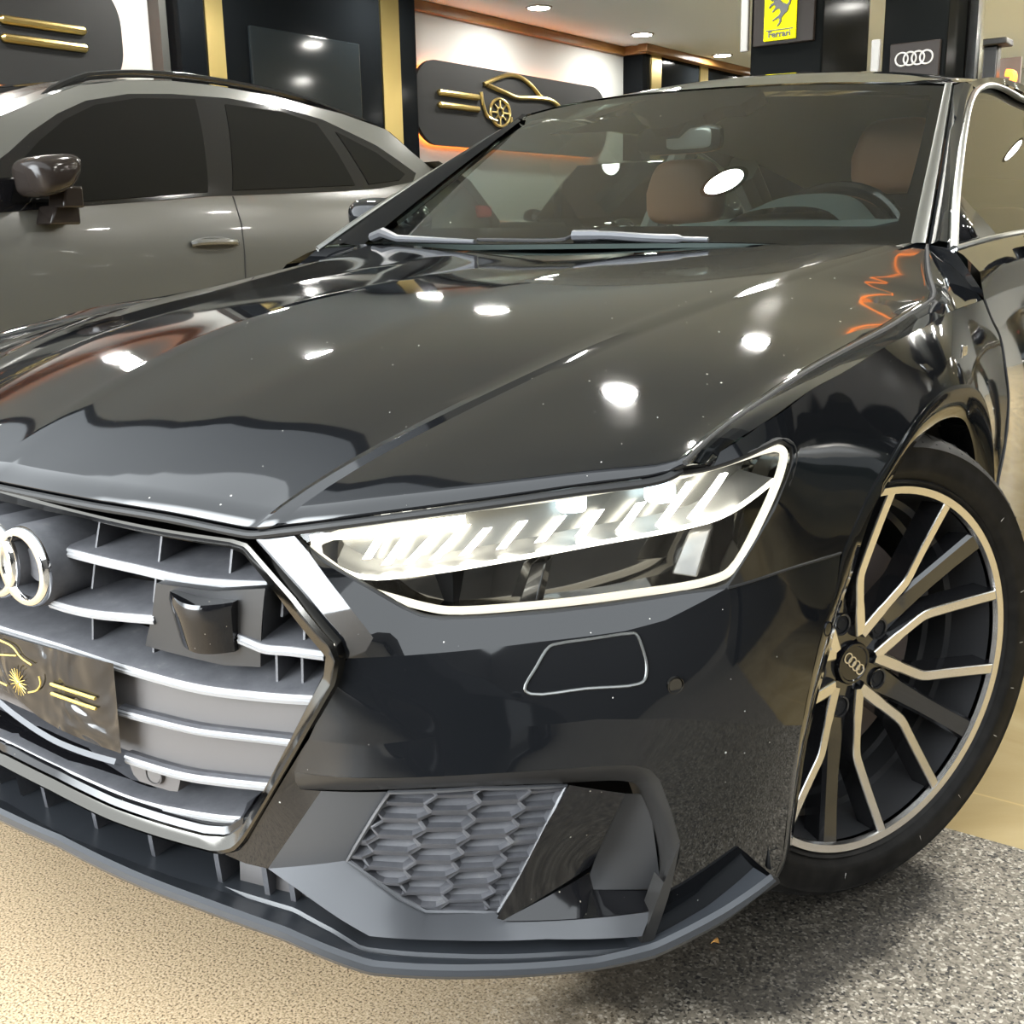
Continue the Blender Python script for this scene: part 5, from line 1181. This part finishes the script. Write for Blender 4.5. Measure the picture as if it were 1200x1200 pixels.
# roof skin with black panel, screens, bonnet, tail
R_ = [sside(a, b) for a, b in rs([(a, b, 0) for a, b in top], 40) and [(q.x, q.y) for q in rs([(a, b, 0) for a, b in top], 40)]]
e = MB(); rows = []
for t in (0, .06, .14, .3, .5, .7, .86, .94, 1):
    rows.append([Vector((p.x * (1 - t) + (2 * MID - p.x) * t, p.y - .22 * (1 - min(1, i / 14)) * 4 * t * (1 - t), p.z + .035 * (1 - abs(2 * t - 1) ** 3))) for i, p in enumerate(R_)])
e.loft(rows[:3]); e.loft(rows[6:]); obj('roof_rail_panel', e, suvp, SUV)
e = MB(); e.loft([[p + Vector((0, 0, .001)) for p in r[8:30]] for r in rows[2:7]]); obj('roof_panel', e, gloss, SUV)
e = MB(); e.loft([r[28:] for r in rows[2:7]]); obj('rear_screen', e, tint, SUV)
e = MB(); e.loft([r[:10] for r in rows[1:8]]); obj('windscreen', e, tint, SUV)
e = MB()
base = R_[0]
cw2 = [Vector((base.x * (1 - t) + (2 * MID - base.x) * t, base.y - .88 * t * (1 - t), base.z + .035 * (1 - abs(2 * t - 1) ** 3))) for t in (0, .06, .2, .4, .6, .8, .94, 1)]
cw3 = [Vector((p.x, -.05 - .5 * (1 - ((p.x - MID) / 1.0) ** 2) + .45, 1.06)) for p in cw2]
e.loft([cw2, [p + Vector((0, -.05, 0)) for p in cw3]]); obj('lower_windscreen', e, tint, SUV)
def nrow(y, z, k=.95, c=.20): return [Vector((MID + (p.x - MID) * k, y + c * ((p.x - MID)) ** 2, z + .04 * (1 - abs(p.x - MID) ** 2) * (z > .7))) for p in cw3]
e = MB(); e.loft([[p + Vector((0, -.05, -.005)) for p in cw3], nrow(-.55, 1.045, .99, .05), nrow(-1.20, .99, .955, .08), nrow(-1.58, .86, .92), nrow(-1.70, .70, .90), nrow(-1.70, .45, .90), nrow(-1.60, .32, .90)]); obj('bonnet_and_nose', e, suvp, SUV, sharp=25)
e = MB(); e.loft([nrow(-1.715, .62, .60, .12), nrow(-1.725, .40, .66, .12)]); obj('front_grille', e, charcoal, SUV, solid=.02)
e = MB(); e.ellipsoid((MID + .70, -1.48, .80), (.20, .10, .045), 20, 10, .7); spair('headlight', e, gloss)
e = MB(); tl_ = [Vector((MID + x, 3.62, 1.30)) for x in (-.95, -.5, 0, .5, .95)]
e.loft([[Vector((p.x, R_[-1].y, R_[-1].z + .03)) for p in tl_], tl_, [p + Vector((0, .27, -.22)) for p in tl_], [p + Vector((0, .30, -.6)) for p in tl_], [p + Vector((0, .2, -.95)) for p in tl_]]); obj('tail', e, suvp, SUV, sharp=40)
e = MB(); e.box((MID + .72, 3.78, 1.13), (.45, .12, .07)); spair('tail_lamp', e, redlamp, bevel=.02)
# black roof bars
for sx in (1, -1):
    e = MB(); pts = [(MID + sx * (MID - p.x if 0 else -(MID - p.x)) , p.y, p.z) for p in R_]
    q = [Vector((R_[i].x - .05, R_[i].y, R_[i].z + .03 * min(1, (i - 6) / 4, (34 - i) / 6))) for i in range(6, 35)]
    if sx < 0: q = [Vector((2 * MID - p.x, p.y, p.z)) for p in q]
    e.tube(q, [.006] + [.017] * 27 + [.006], 8); obj('roof_bar', e, gloss, SUV)
# sill / arch cladding, wheels, inner block
e = MB()
for yc in (-.70, 2.97):
    e = MB(); ra_ = [math.radians(a) for a in range(-12, 193, 8)]
    e.loft([[sside(yc + r * math.cos(a), .36 + r * 1.45 * math.sin(a) if 0 else .38 + r * math.sin(a), -.012) for a in ra_] for r in (.42, .49)])
    spair('arch_cladding', e, gloss, solid=.02)
e = MB(); e.box((-2.77, 1.14, .40), (.10, 2.60, .16)); spair('sill', e, charcoal, bevel=.02)
def simplewheel(c, parent, sgn=1, R=.375):
    M = frame(c, 0 if sgn > 0 else math.pi)
    e = MB(); e.lathe([(.27, -.01), (.28, .01), (.32, .02), (R - .02, .008), (R, -.03), (R, -.22), (R - .03, -.26), (.27, -.25)], M, 48); w = obj('wheel', e, tyre_m, parent)
    for k in range(10):
        a = 2 * math.pi * k / 10; e = MB()
        e.loft([[M @ Vector((r * math.cos(a) - s * .014 * math.sin(a), r * math.sin(a) + s * .014 * math.cos(a), h + d)) for s in (-1, 1) for h in (0,)] + [M @ Vector((r * math.cos(a) + .018 * math.sin(a), r * math.sin(a) - .018 * math.cos(a), d - .04)), M @ Vector((r * math.cos(a) - .018 * math.sin(a), r * math.sin(a) + .018 * math.cos(a), d - .04))] for r, d in ((.04, -.04), (.15, -.03), (.275, -.005))], True, True)
        obj('spoke', e, wheelblack, w)
    e = MB(); e.lathe([(0, -.12), (.20, -.12), (.20, -.14), (0, -.14)], M, 32); obj('brake_disc', e, disc_m, w)
    e = MB(); e.lathe([(0, -.03), (.06, -.035), (.07, -.06)], M, 24); obj('hub', e, wheelblack, w)
for y in (-.70, 2.97):
    simplewheel((-2.76, y, .375), SUV); simplewheel((2 * MID + 2.76, y, .375), SUV, -1)
e = MB(); e.box((MID, 1.15, .62), (1.70, 2.5, .55)); e.box((MID, 1.1, .62), (1.2, 4.9, .5)); e.box((MID, 1.15, .98), (1.72, 1.0, .2)); e.box((MID, 2.2, 1.05), (1.60, 2.4, .35)); obj('inner_block', e, dark, SUV, sharp=0)
# mirror and door handle
c = sside(*D['suv_mirror'][0]); c = c + Vector((.17, 0, 0))
hh = [(.0, .0), ]
e = MB(); e.ellipsoid((0, 0, 0), (.12, .085, .082), 26, 14, .62)
e.v = [(x + c.x, y * 1.12 * (1 + .25 * z / .08) + c.y - .085 + .25 * (z < 0) * z, z * (.9) + c.z - .012 + .18 * y) for x, y, z in e.v]
SM = obj('side_mirror', e, suvtrim, SUV, sharp=70)
b_ = sside(*D['suv_mirror'][4]);
e = MB(); e.loft([[Vector((b_.x + dx - .03, y, z)) for y, z in ((.90, 1.06), (1.03, 1.06))] + [Vector((b_.x + dx - .03, y, z)) for y, z in ((1.03, 1.13), (.93, 1.13))] for dx in (.0, .13)], True, True)
e.loft([[Vector((b_.x + .09 + dx, y, z)) for y, z in ((.93, 1.12), (1.02, 1.12), (1.02, 1.20), (.95, 1.20))] for dx in (-.05, .06)], True, True)
obj('mirror_stalk', e, suvtrim, SM, bevel=.008)
h = D['suv_handle']; yc = (h[0][0] + h[1][0]) / 2; zc = (h[2][1] + h[3][1]) / 2
e = MB(); e.lathe([(0, .004), (.085, .004), (.10, -.004)], Matrix.Translation(sside(yc, zc, 0)) @ Matrix.Rotation(math.radians(90), 4, 'Y') @ Matrix.Diagonal((.30, 1.35, 1, 1)), 32); obj('handle_cup', e, rubber if 0 else MAT['charcoal_strip'], SUV)
e = MB(); e.tube(rs([sside(yc - .125, zc + .0, -.008), sside(yc - .09, zc + .006, -.030), sside(yc + .09, zc + .006, -.030), sside(yc + .125, zc + .002, -.008)], 14), .0135, 8); obj('door_handle', e, suvp, SUV)

# ---------------------------------------------------------------- other cars further back
def simple_car(name, label, loc, yaw, m, L=4.7, Wd=1.85, H=1.45, kind='sedan', group=None):
    root = thing(name, label, 'car', (0, 0, 0), group)
    T = Matrix.Translation(loc) @ Matrix.Rotation(yaw, 4, 'Z')
    if kind == 'sedan':
        body = [(-L / 2, .55), (-L / 2 + .05, .72), (-L * .42, .80), (-L * .16, .95), (L * .30, 1.0), (L * .46, .98), (L / 2, .85), (L / 2, .45), (L * .44, .25), (-L * .46, .25)]
        house = [(-L * .18, .94), (-L * .03, H - .05), (L * .08, H), (L * .20, H - .03), (L * .40, 1.0)]
    else:
        body = [(-L / 2, .60), (-L / 2 + .04, .92), (-L * .44, 1.02), (-L * .20, 1.10), (L * .36, 1.14), (L * .49, 1.10), (L / 2, .9), (L / 2, .5), (L * .44, .32), (-L * .46, .32)]
        house = [(-L * .22, 1.08), (-L * .11, H - .06), (-L * .02, H), (L * .34, H - .02), (L * .45, 1.12)]
    def wrap(prof, xs):
        rows = []
        for x, k, dz in xs: rows.append([T @ Vector((x * Wd / 2, y * k, z + dz * (z - .3))) for y, z in prof])
        return rows
    bp = [(q.x, q.y) for q in cr([(a, b, 0) for a, b in body], 5, True)]
    e = MB(); e.loft(wrap(bp, [(-.90, .97, 0), (-1, .99, 0), (-.97, 1, .02), (-.6, 1.01, .03), (0, 1.02, .035), (.6, 1.01, .03), (.97, 1, .02), (1, .99, 0), (.90, .97, 0)]), True, True)
    obj('body', e, m, root, sharp=40)
    hp = [(q.x, q.y) for q in cr([(a, b, 0) for a, b in house], 6)]
    e = MB(); rows = []
    for y, z in hp: 
        w = Wd / 2 * (.90 - .42 * max(0, z - 1.0)); rows.append([T @ Vector((w * x, y, z - .03 * abs(x) ** 3)) for x in (-1, -.9, -.5, 0, .5, .9, 1)])
    e.loft(rows); obj('roof', e, m if kind == 'sedan' else m, root, sharp=50)
    for sd in (-1, 1):
        e = MB(); zb = .97 if kind == 'sedan' else 1.11
        pts = [T @ Vector((sd * (Wd / 2 * (.905 - .42 * max(0, z - 1.0)) - .004), y, z - .035)) for y, z in hp]
        bs = [T @ Vector((sd * Wd / 2 * .91, y, zb)) for y, z in hp]
        e.loft([pts, bs]); obj('side_window', e, tint, root)
        e = MB(); e.loft([[T @ Vector((sd * (Wd / 2 * .86), L * .12 + d, zb)), T @ Vector((sd * (Wd / 2 * (.90 - .42 * (H - 1)) + .004), L * .10 + d * .8, H - .04))] for d in (-.04, .04)]); obj('door_pillar', e, m, root)
        e = MB(); e.ellipsoid(T @ Vector((sd * (Wd / 2 + .09), -L * .12, zb + .06)), (.10, .06, .07), 16, 10, .8); obj('side_mirror', e, gloss, root)
        e = MB(); e.ellipsoid(T @ Vector((sd * Wd * .36, -L / 2 + .10, .70 if kind == 'sedan' else .85)), (.18, .10, .075), 18, 10, .8); obj('headlight', e, lamp_grey, root)
        e = MB(); e.ellipsoid(T @ Vector((sd * Wd * .37, L / 2 - .05, .84)), (.16, .07, .07), 18, 10, .8); obj('tail_lamp', e, redlamp, root)
        for yy in (-L * .30, L * .30):
            c = T @ Vector((sd * (Wd / 2 - .0), yy, .34)); simplewheel_at(c, root, yaw + (0 if sd > 0 else math.pi))
    for (a, b) in ((0, 1), (3, 4)):
        p, q = house[a], house[b]; e = MB()
        nrm = .012
        w0, w1 = Wd / 2 * .80, Wd / 2 * (.82 - .42 * max(0, q[1] - 1.0) if a == 0 else .70)
        if a == 3: w0, w1 = Wd / 2 * .62, Wd / 2 * .78
        l = [T @ Vector((x * w0, p[0] + (.05 if a == 0 else .06) - .02, p[1] + .045 + nrm)) for x in (-1, 0, 1)]; r = [T @ Vector((x * w1, q[0] - .05, q[1] + .0 + nrm)) for x in (-1, 0, 1)]
        e.loft([l, r]); obj('windscreen' if a == 0 else 'rear_screen', e, tint, root)
    return root
def simplewheel_at(c, parent, yaw, R=.34):
    M = Matrix.Translation(c) @ Matrix.Rotation(yaw, 4, 'Z') @ frame((0, 0, 0), 0)
    e = MB(); e.lathe([(.225, -.01), (.235, .008), (R - .03, .012), (R, -.03), (R, -.19), (R - .03, -.22), (.22, -.21)], M, 40); w = obj('wheel', e, tyre_m, parent)
    e = MB(); e.lathe([(0, -.03), (.05, -.03), (.06, -.05), (.20, -.04), (.225, -.01)], M, 40); obj('rim', e, machined if 0 else wheelblack, w)
simple_car('suv', 'dark boxy SUV seen through the sedan cabin in front of the orange-edged sign', (-4.15, 8.15, 0), math.radians(5), dcar, 4.6, 1.85, 1.66, 'suv')
simple_car('car', 'low silvery green car seen through the sedan windscreen, behind the grey SUV', (-3.5, 4.95, 0), math.radians(91), wcar, 3.6, 1.5, 1.12)

simple_car('car', 'unseen black sedan added along the left flank of the black car with lit headlamps', (2.52, 3.35, 0), 0, dcar, 4.7, 1.85, 1.42)  # out of view; placed so the fender mirrors dark bodywork instead of floor
simple_car('car', 'unseen dark sedan added crosswise on the pavement to darken the bumper reflection', (3.3, -4.6, 0), math.radians(90), dcar, 4.6, 1.85, 1.45)  # added behind the viewpoint so the bumper mirrors something dark
# ---------------------------------------------------------------- the room
X0, X1, Y0, Y1, H = -5.6, 4.6, .25, 15.0, 3.0
e = MB(); e.box(((X0 + X1) / 2, 1.5, -.05), (34, 28, .1)); struct('floor', e, floorm, sharp=0)
e = MB(); e.box(((X0 + X1) / 2, (Y0 + Y1) / 2 + .1, H + .05), (X1 - X0 + .4, Y1 - Y0 + .2, .1)); struct('ceiling', e, ceilm, sharp=0)
e = MB(); e.box((X0 - .1, (Y0 + Y1) / 2, H / 2), (.2, Y1 - Y0, H)); struct('wall_left', e, wallw, sharp=0)
e = MB(); e.box((X1 + .1, (Y0 + Y1) / 2, H / 2), (.2, Y1 - Y0, H)); struct('wall_right', e, mat('right_wall_panels', (.05, .051, .052), .3), sharp=0)
e = MB(); e.box(((X0 + X1) / 2, Y1 + .1, H / 2), (X1 - X0, .2, H)); struct('wall_back', e, wallw, sharp=0)
# the showroom is open to the street along y = 0.25: dark sign fascia over the opening, piers at both ends
facm = mat('fascia_panels', (.018, .021, .024), .25)
e = MB(); e.box(((X0 + X1) / 2, Y0 - .06, 5.3), (X1 - X0 + 6, .12, 4.6)); e.box((X0 - 1.6, Y0 - .06, 1.5), (2.8, .12, 3.0)); e.box((X1 + 1.6, Y0 - .06, 1.5), (2.8, .12, 3.0)); struct('wall_front', e, facm, sharp=0)
# the other side of the street
e = MB(); e.box((10.4, -12.2, 2.6), (18, .4, 5.2)); e.box((11.2, -5.0, 2.6), (.4, 14, 5.2)); struct('wall_street', e, mat('street_render', (.07, .065, .06), .8), sharp=0)
# glossy black cladding bays with gilded strips along the left wall
def bay(name, y0, y1, golds, panel=None):
    e = MB(); e.box((X0 + .125, (y0 + y1) / 2, H / 2), (.25, y1 - y0, H)); b = struct(name, e, blackgl, sharp=0, bevel=.01)
    for g0, g1 in golds:
        e = MB(); e.box((X0 + .255, (g0 + g1) / 2, H / 2), (.02, g1 - g0, H)); g_ = obj('gold_strip', e, gold, b, sharp=0)
    if panel:
        e = MB(); e.box((X0 + .262, (panel[0] + panel[1]) / 2, 1.35), (.03, panel[1] - panel[0], 2.3)); obj('dark_panel', e, mat('smoked_panel', (.010, .013, .015), .08, 0, 0, .2) if 'smoked_panel' not in MAT else MAT['smoked_panel'], b, sharp=0, bevel=.008)
    return b
def wall_y(px): pass
bay('wall_cladding', 3.73, 6.18, ((3.945, 4.10), (5.735, 5.955)), (4.33, 5.46))
e = MB(); e.box((X0 + .06, 3.75, H / 2), (.12, .16, H)); struct('trim_charcoal', e, blackmat, sharp=0)
bay('wall_cladding', 9.96, 15.0, ((10.14, 10.36), (11.3, 11.5), (12.9, 13.1)))
e = MB(); e.box((X0 + .03, (6.24 + 9.96) / 2, H - .045), (.06, 9.96 - 6.24, .09)); e.box((X0 + .31, 12.3, H - .04), (.12, 4.9, .08)); e.box((X0 + .18, 9.93, H - .045), (.30, .06, .09))
e.box((X0 + .03, (Y0 + 3.67) / 2, H - .045), (.06, 3.67 - Y0, .09)); struct('trim_cornice', e, wood, sharp=0, bevel=.01)
# free-standing black columns
def column(x0, x1, y0, y1, m=blackcol):
    e = MB(); e.box(((x0 + x1) / 2, (y0 + y1) / 2, H / 2), (x1 - x0, y1 - y0, H)); return struct('pillar', e, m, sharp=0, bevel=.012)
column(-2.20, -1.69, 6.0, 6.85); column(-1.29, -.89, 6.0, 6.40)
e = MB(); e.box((-.862, 6.47, 1.5), (.10, .10, 3.0)); struct('pillar', e, chrome if 0 else mat('polished_steel', (.55, .55, .54), .12, 1), sharp=0, bevel=.02)
for (xa, ya) in ((3.6, 3.0), (3.6, 9.0)): column(xa, xa + .55, ya, ya + .55)
# small black post with a flat cap at the back
e = MB(); e.box((-1.25, 8.4, 1.19), (.11, .11, 2.38)); PO = obj('display_post', e, signblack, None, bevel=.01); tag(PO, 'black post with a flat square cap behind the polished steel column', 'post')
e = MB(); e.box((-1.243, 8.4, 2.405), (.24, .22, .05)); obj('cap', e, signblack, PO, bevel=.01)
e = MB(); e.box((-1.24, 8.9, 1.175), (.19, .03, 2.35)); o = obj('display_board', e, mat('mauve_board', (.20, .165, .155), .6), None); tag(o, 'tall pale mauve board standing behind the capped black post', 'board')
e = MB(); e.tube(rs([(-1.17, 8.6, 2.03), (-1.16, 8.6, 2.09), (-1.125, 8.6, 2.14), (-1.13, 8.6, 2.185), (-1.185, 8.6, 2.20)], 16), .03, 8); o = obj('orange_hook_lamp', e, orangesoft, None); tag(o, 'glowing orange hooked tube lamp in front of the mauve board', 'lamp')
e = MB(); e.box((-1.17, 8.6, 1.015), (.05, .05, 2.03)); obj('stand', e, signblack, o)
# white vertical rails clipped to the columns
for (x, y, za, zb, lab) in ((-2.235, 5.985, 2.18, 3.0, 'white vertical rail on the edge of the column with the yellow sign'), (-1.325, 5.985, 1.93, 2.16, 'short white rail on the edge of the column with the four-ring sign')):
    e = MB(); e.box((x, y, (za + zb) / 2), (.055, .03, zb - za)); tag(obj('wall_rail', e, whitebar, None, bevel=.006), lab, 'rail')

# recessed round downlights
shared = 'round recessed downlight glowing in the ceiling, outside the picture'
k = 0
proto = None
seen = {(0, 7): 'round ceiling downlight nearest to the camera beside the brown cornice', (0, 8): 'second of the three ceiling downlights along the brown cornice', (0, 9): 'farthest ceiling downlight of the row, next to the yellow sign column'}
def downlight():
    t = thing('downlight', shared, 'ceiling light', (0, 0, 0))
    e = MB(); e.lathe([(.098, -.002), (.100, -.012), (.118, -.010), (.124, 0)], Matrix.Identity(4), 40); obj('trim_ring', e, whitebar, t)
    e = MB(); e.lathe([(0, -.004), (.099, -.004)], Matrix.Identity(4), 40); o = obj('diffuser', e, lightm, t)
    return t
for ix, x in enumerate((-4.97, -2.75, -.60, 1.45, 3.5)):
    for iy in range(-1, 10 + 1):
        y = 7.45 + (iy - 7) * 1.88
        if y < Y0 + .3 or y > Y1 - .4: continue
        if -2.4 < x < -.4 and 5.8 < y < 7 or (ix == 1 and iy > 7): continue
        if proto is None: t = proto = downlight()
        else:
            t = proto.copy(); COL.objects.link(t)
            for ch in proto.children:
                c = ch.copy(); COL.objects.link(c); c.parent = t
        t.location = (x - .02 * (iy - 7) * (ix == 0), y, H)
        if (ix, iy) in seen: t['label'] = seen[(ix, iy)]; t['group'] = 'downlights along the brown cornice'
        else: t['label'] = shared; t['group'] = 'ceiling downlights'

e = MB(); e.tube([Vector((x, y, H - .012)) for x, y in ((.33, 3.38), (.10, 3.58), (.26, 3.94), (.17, 4.28), (-.24, 4.62), (-.04, 4.82), (.40, 5.15))], .008, 6)  # glowing line added out of view; stands in for an orange ceiling edge
tag(obj('orange_reflection_line', e, orangesoft, None), 'thin zigzag glowing orange line added on the unseen ceiling, mirrored in the black bonnet', 'added glow line')
# rounded charcoal signs with an orange glow behind and brass ornaments
def rrect(y0, y1, z0_, z1, r, n=12):
    o = []
    for cy, cz, a0 in ((y1 - r, z1 - r, 0), (y0 + r, z1 - r, 90), (y0 + r, z0_ + r, 180), (y1 - r, z0_ + r, 270)):
        for k in range(n + 1):
            a = math.radians(a0 + 90 * k / n); o.append((cy + r * math.cos(a), cz + r * math.sin(a)))
    return o
MX = Matrix(((0, 0, 1, 0), (1, 0, 0, 0), (0, 1, 0, 0), (0, 0, 0, 1)))   # local (y, z, x)
def wallsign(label, y0, y1, zz0, zz1, ybar, zbar, art, flip=1):
    root = thing('wall_sign', label, 'sign', (X0, (y0 + y1) / 2, (zz0 + zz1) / 2))
    R = rrect(y0, y1, zz0, zz1, .30)
    e = MB(); e.prism(R, Matrix.Translation((X0 + .05, 0, 0)) @ MX, 0, .04); obj('panel', e, signgrey, root, sharp=40)
    e = MB(); e.tube([Vector((X0 + .03, y, z)) for y, z in rrect(y0 + .03, y1 - .03, zz0 + .03, zz1 - .03, .28)], .012, 6, closed=True); obj('led_strip', e, orange, root)
    for dz in (0, -.105):
        e = MB(); e.tube([Vector((X0 + .10, ybar + d, zbar + dz)) for d in (0, .02, .30, .58, .60)], [.012, .028, .028, .028, .012], 10); obj('brass_bar', e, gold, root)
    def line(pts, r, name='brass_outline'):
        e = MB(); e.tube(rs([Vector((X0 + .10, art[0] + flip * y, art[1] + z)) for y, z in pts], 40), r, 8); obj(name, e, gold, root)
    line([(-.246, .235), (-.07, .295), (.16, .353), (.34, .348), (.51, .292), (.65, .21), (.72, .178)], .020)
    line([(-.20, .235), (.06, .192), (.265, .160), (.55, .176), (.82, .180), (.98, .138), (1.06, .08)], .022)
    line([(-.287, .163), (-.265, .06), (-.205, -.042), (-.126, -.070), (-.06, -.08)], .016)
    e = MB(); e.tube([Vector((X0 + .10, art[0] + flip * (.155 * math.cos(a)), art[1] + .124 * math.sin(a))) for a in [2 * math.pi * k / 36 for k in range(36)]], .014, 8, closed=True)
    e.tube([Vector((X0 + .10, art[0] + flip * (.045 * math.cos(a)), art[1] + .045 * math.sin(a))) for a in [2 * math.pi * k / 24 for k in range(24)]], .010, 8, closed=True)
    for k in range(8):
        a = 2 * math.pi * k / 8; e.tube([Vector((X0 + .10, art[0] + flip * (r * 1.25 * math.cos(a)), art[1] + r * math.sin(a))) for r in (.04, .118)], .009, 6)
    obj('brass_wheel', e, gold, root)
    line([(.17, -.03), (.19, -.10), (.30, -.11), (.48, -.10)], .016)
wallsign('rounded charcoal wall sign with brass car outline and two bars, orange glow round it', 6.32, 9.48, 1.80, 2.52, 6.62, 2.25, (7.54, 2.14))
wallsign('large rounded charcoal wall sign with two long brass bars above the grey SUV', .35, 3.376, 1.95, 2.68, 2.50, 2.325, (1.60, 2.27), -1)

# maker signs on the columns
ps = thing('brand_sign', 'yellow sign with a black prancing horse on a taupe board on the column', 'sign', (-1.95, 5.99, 2.45))
e = MB(); e.box((-1.955, 5.985, 2.55), (.43, .03, .70)); obj('board', e, signbrown, ps, bevel=.006)
e = MB(); e.box((-1.972, 5.962, 2.42), (.226, .016, .39)); obj('yellow_plate', e, signyellow, ps, bevel=.004)
# horse silhouette: rearing, built as a flat cut-out plate
HORSE = [(.30, .93), (.345, .985), (.36, .93), (.44, .90), (.53, .82), (.60, .74), (.70, .70), (.78, .66), (.83, .70), (.87, .80), (.86, .90), (.90, .98), (.93, .88), (.93, .78), (.89, .66), (.84, .60), (.83, .52), (.78, .44), (.70, .40), (.64, .34), (.58, .27), (.60, .20), (.53, .11), (.45, .05), (.44, .08), (.50, .15), (.53, .22), (.50, .30), (.40, .27), (.28, .22), (.27, .25), (.38, .31), (.50, .37), (.56, .46), (.53, .54), (.45, .57), (.36, .53), (.27, .47), (.25, .50), (.33, .57), (.38, .63), (.33, .69), (.22, .66), (.16, .59), (.13, .62), (.19, .71), (.31, .76), (.30, .82), (.22, .80), (.18, .83), (.23, .90)]
e = MB(); s_ = .205
e.prism([(-1.972 + (x - .53) * s_ * .95, 2.297 + y * .215) for x, y in HORSE], Matrix(((1, 0, 0, 0), (0, 0, 1, 5.945), (0, 1, 0, 0), (0, 0, 0, 1))), 0, .010)
ho = obj('horse_emblem', e, signblack, ps, sharp=0)
def text(name, body, size, loc, m, parent, rot=(math.pi / 2, 0, 0), sx=1.0):
    cu = bpy.data.curves.new(name, 'FONT'); cu.body = body; cu.size = size; cu.extrude = .002; cu.align_x = 'CENTER'; cu.align_y = 'CENTER'; cu.offset = .0012
    o = bpy.data.objects.new(name, cu); COL.objects.link(o); o.rotation_euler = rot; o.location = loc; o.scale = (sx, 1, 1)
    bpy.context.view_layer.update()
    me = bpy.data.meshes.new_from_object(o); mw = o.matrix_world.copy(); bpy.data.objects.remove(o)
    me.transform(mw); me.materials.clear(); me.materials.append(m)
    o = bpy.data.objects.new(name, me); COL.objects.link(o)
    if parent: o.parent = parent; o.matrix_parent_inverse = parent.matrix_world.inverted()
    return o
text('lettering', 'Ferrari', .055, (-1.972, 5.950, 2.262), signblack, ps, sx=1.05)
e = MB(); e.box((-1.972, 5.951, 2.289), (.19, .006, .006)); obj('letter_bar', e, signblack, ps)
ar = thing('brand_sign', 'taupe board with four interlocked silver rings on the black column', 'sign', (-1.07, 5.99, 2.0))
e = MB(); e.box((-1.075, 5.985, 1.90), (.31, .03, .44)); obj('board', e, signbrown, ar, bevel=.006)
for k in range(4):
    e = MB(); c = Vector((-1.075 + (k - 1.5) * .0505, 5.965, 2.023))
    e.tube([c + Vector((.039 * math.cos(a), 0, .039 * math.sin(a))) for a in [2 * math.pi * i / 36 for i in range(36)]], .0055, 6, closed=True); obj('ring', e, signwhite, ar)

# a dry leaf on the floor by the bumper corner
e = MB(); e.loft([[Vector((.752 + .010 * t, -.296 + .006 * t + w * .5 * math.sin(math.pi * t), .003 + .004 * math.sin(3 * t) + .003 * abs(w) * 80 * math.sin(math.pi * t))) for t in (0, .25, .5, .75, 1)] for w in (-.012, 0, .012)])
tag(obj('leaf', e, leafm, None, solid=.0006), 'small orange dry leaf lying on the floor under the bumper corner', 'leaf')
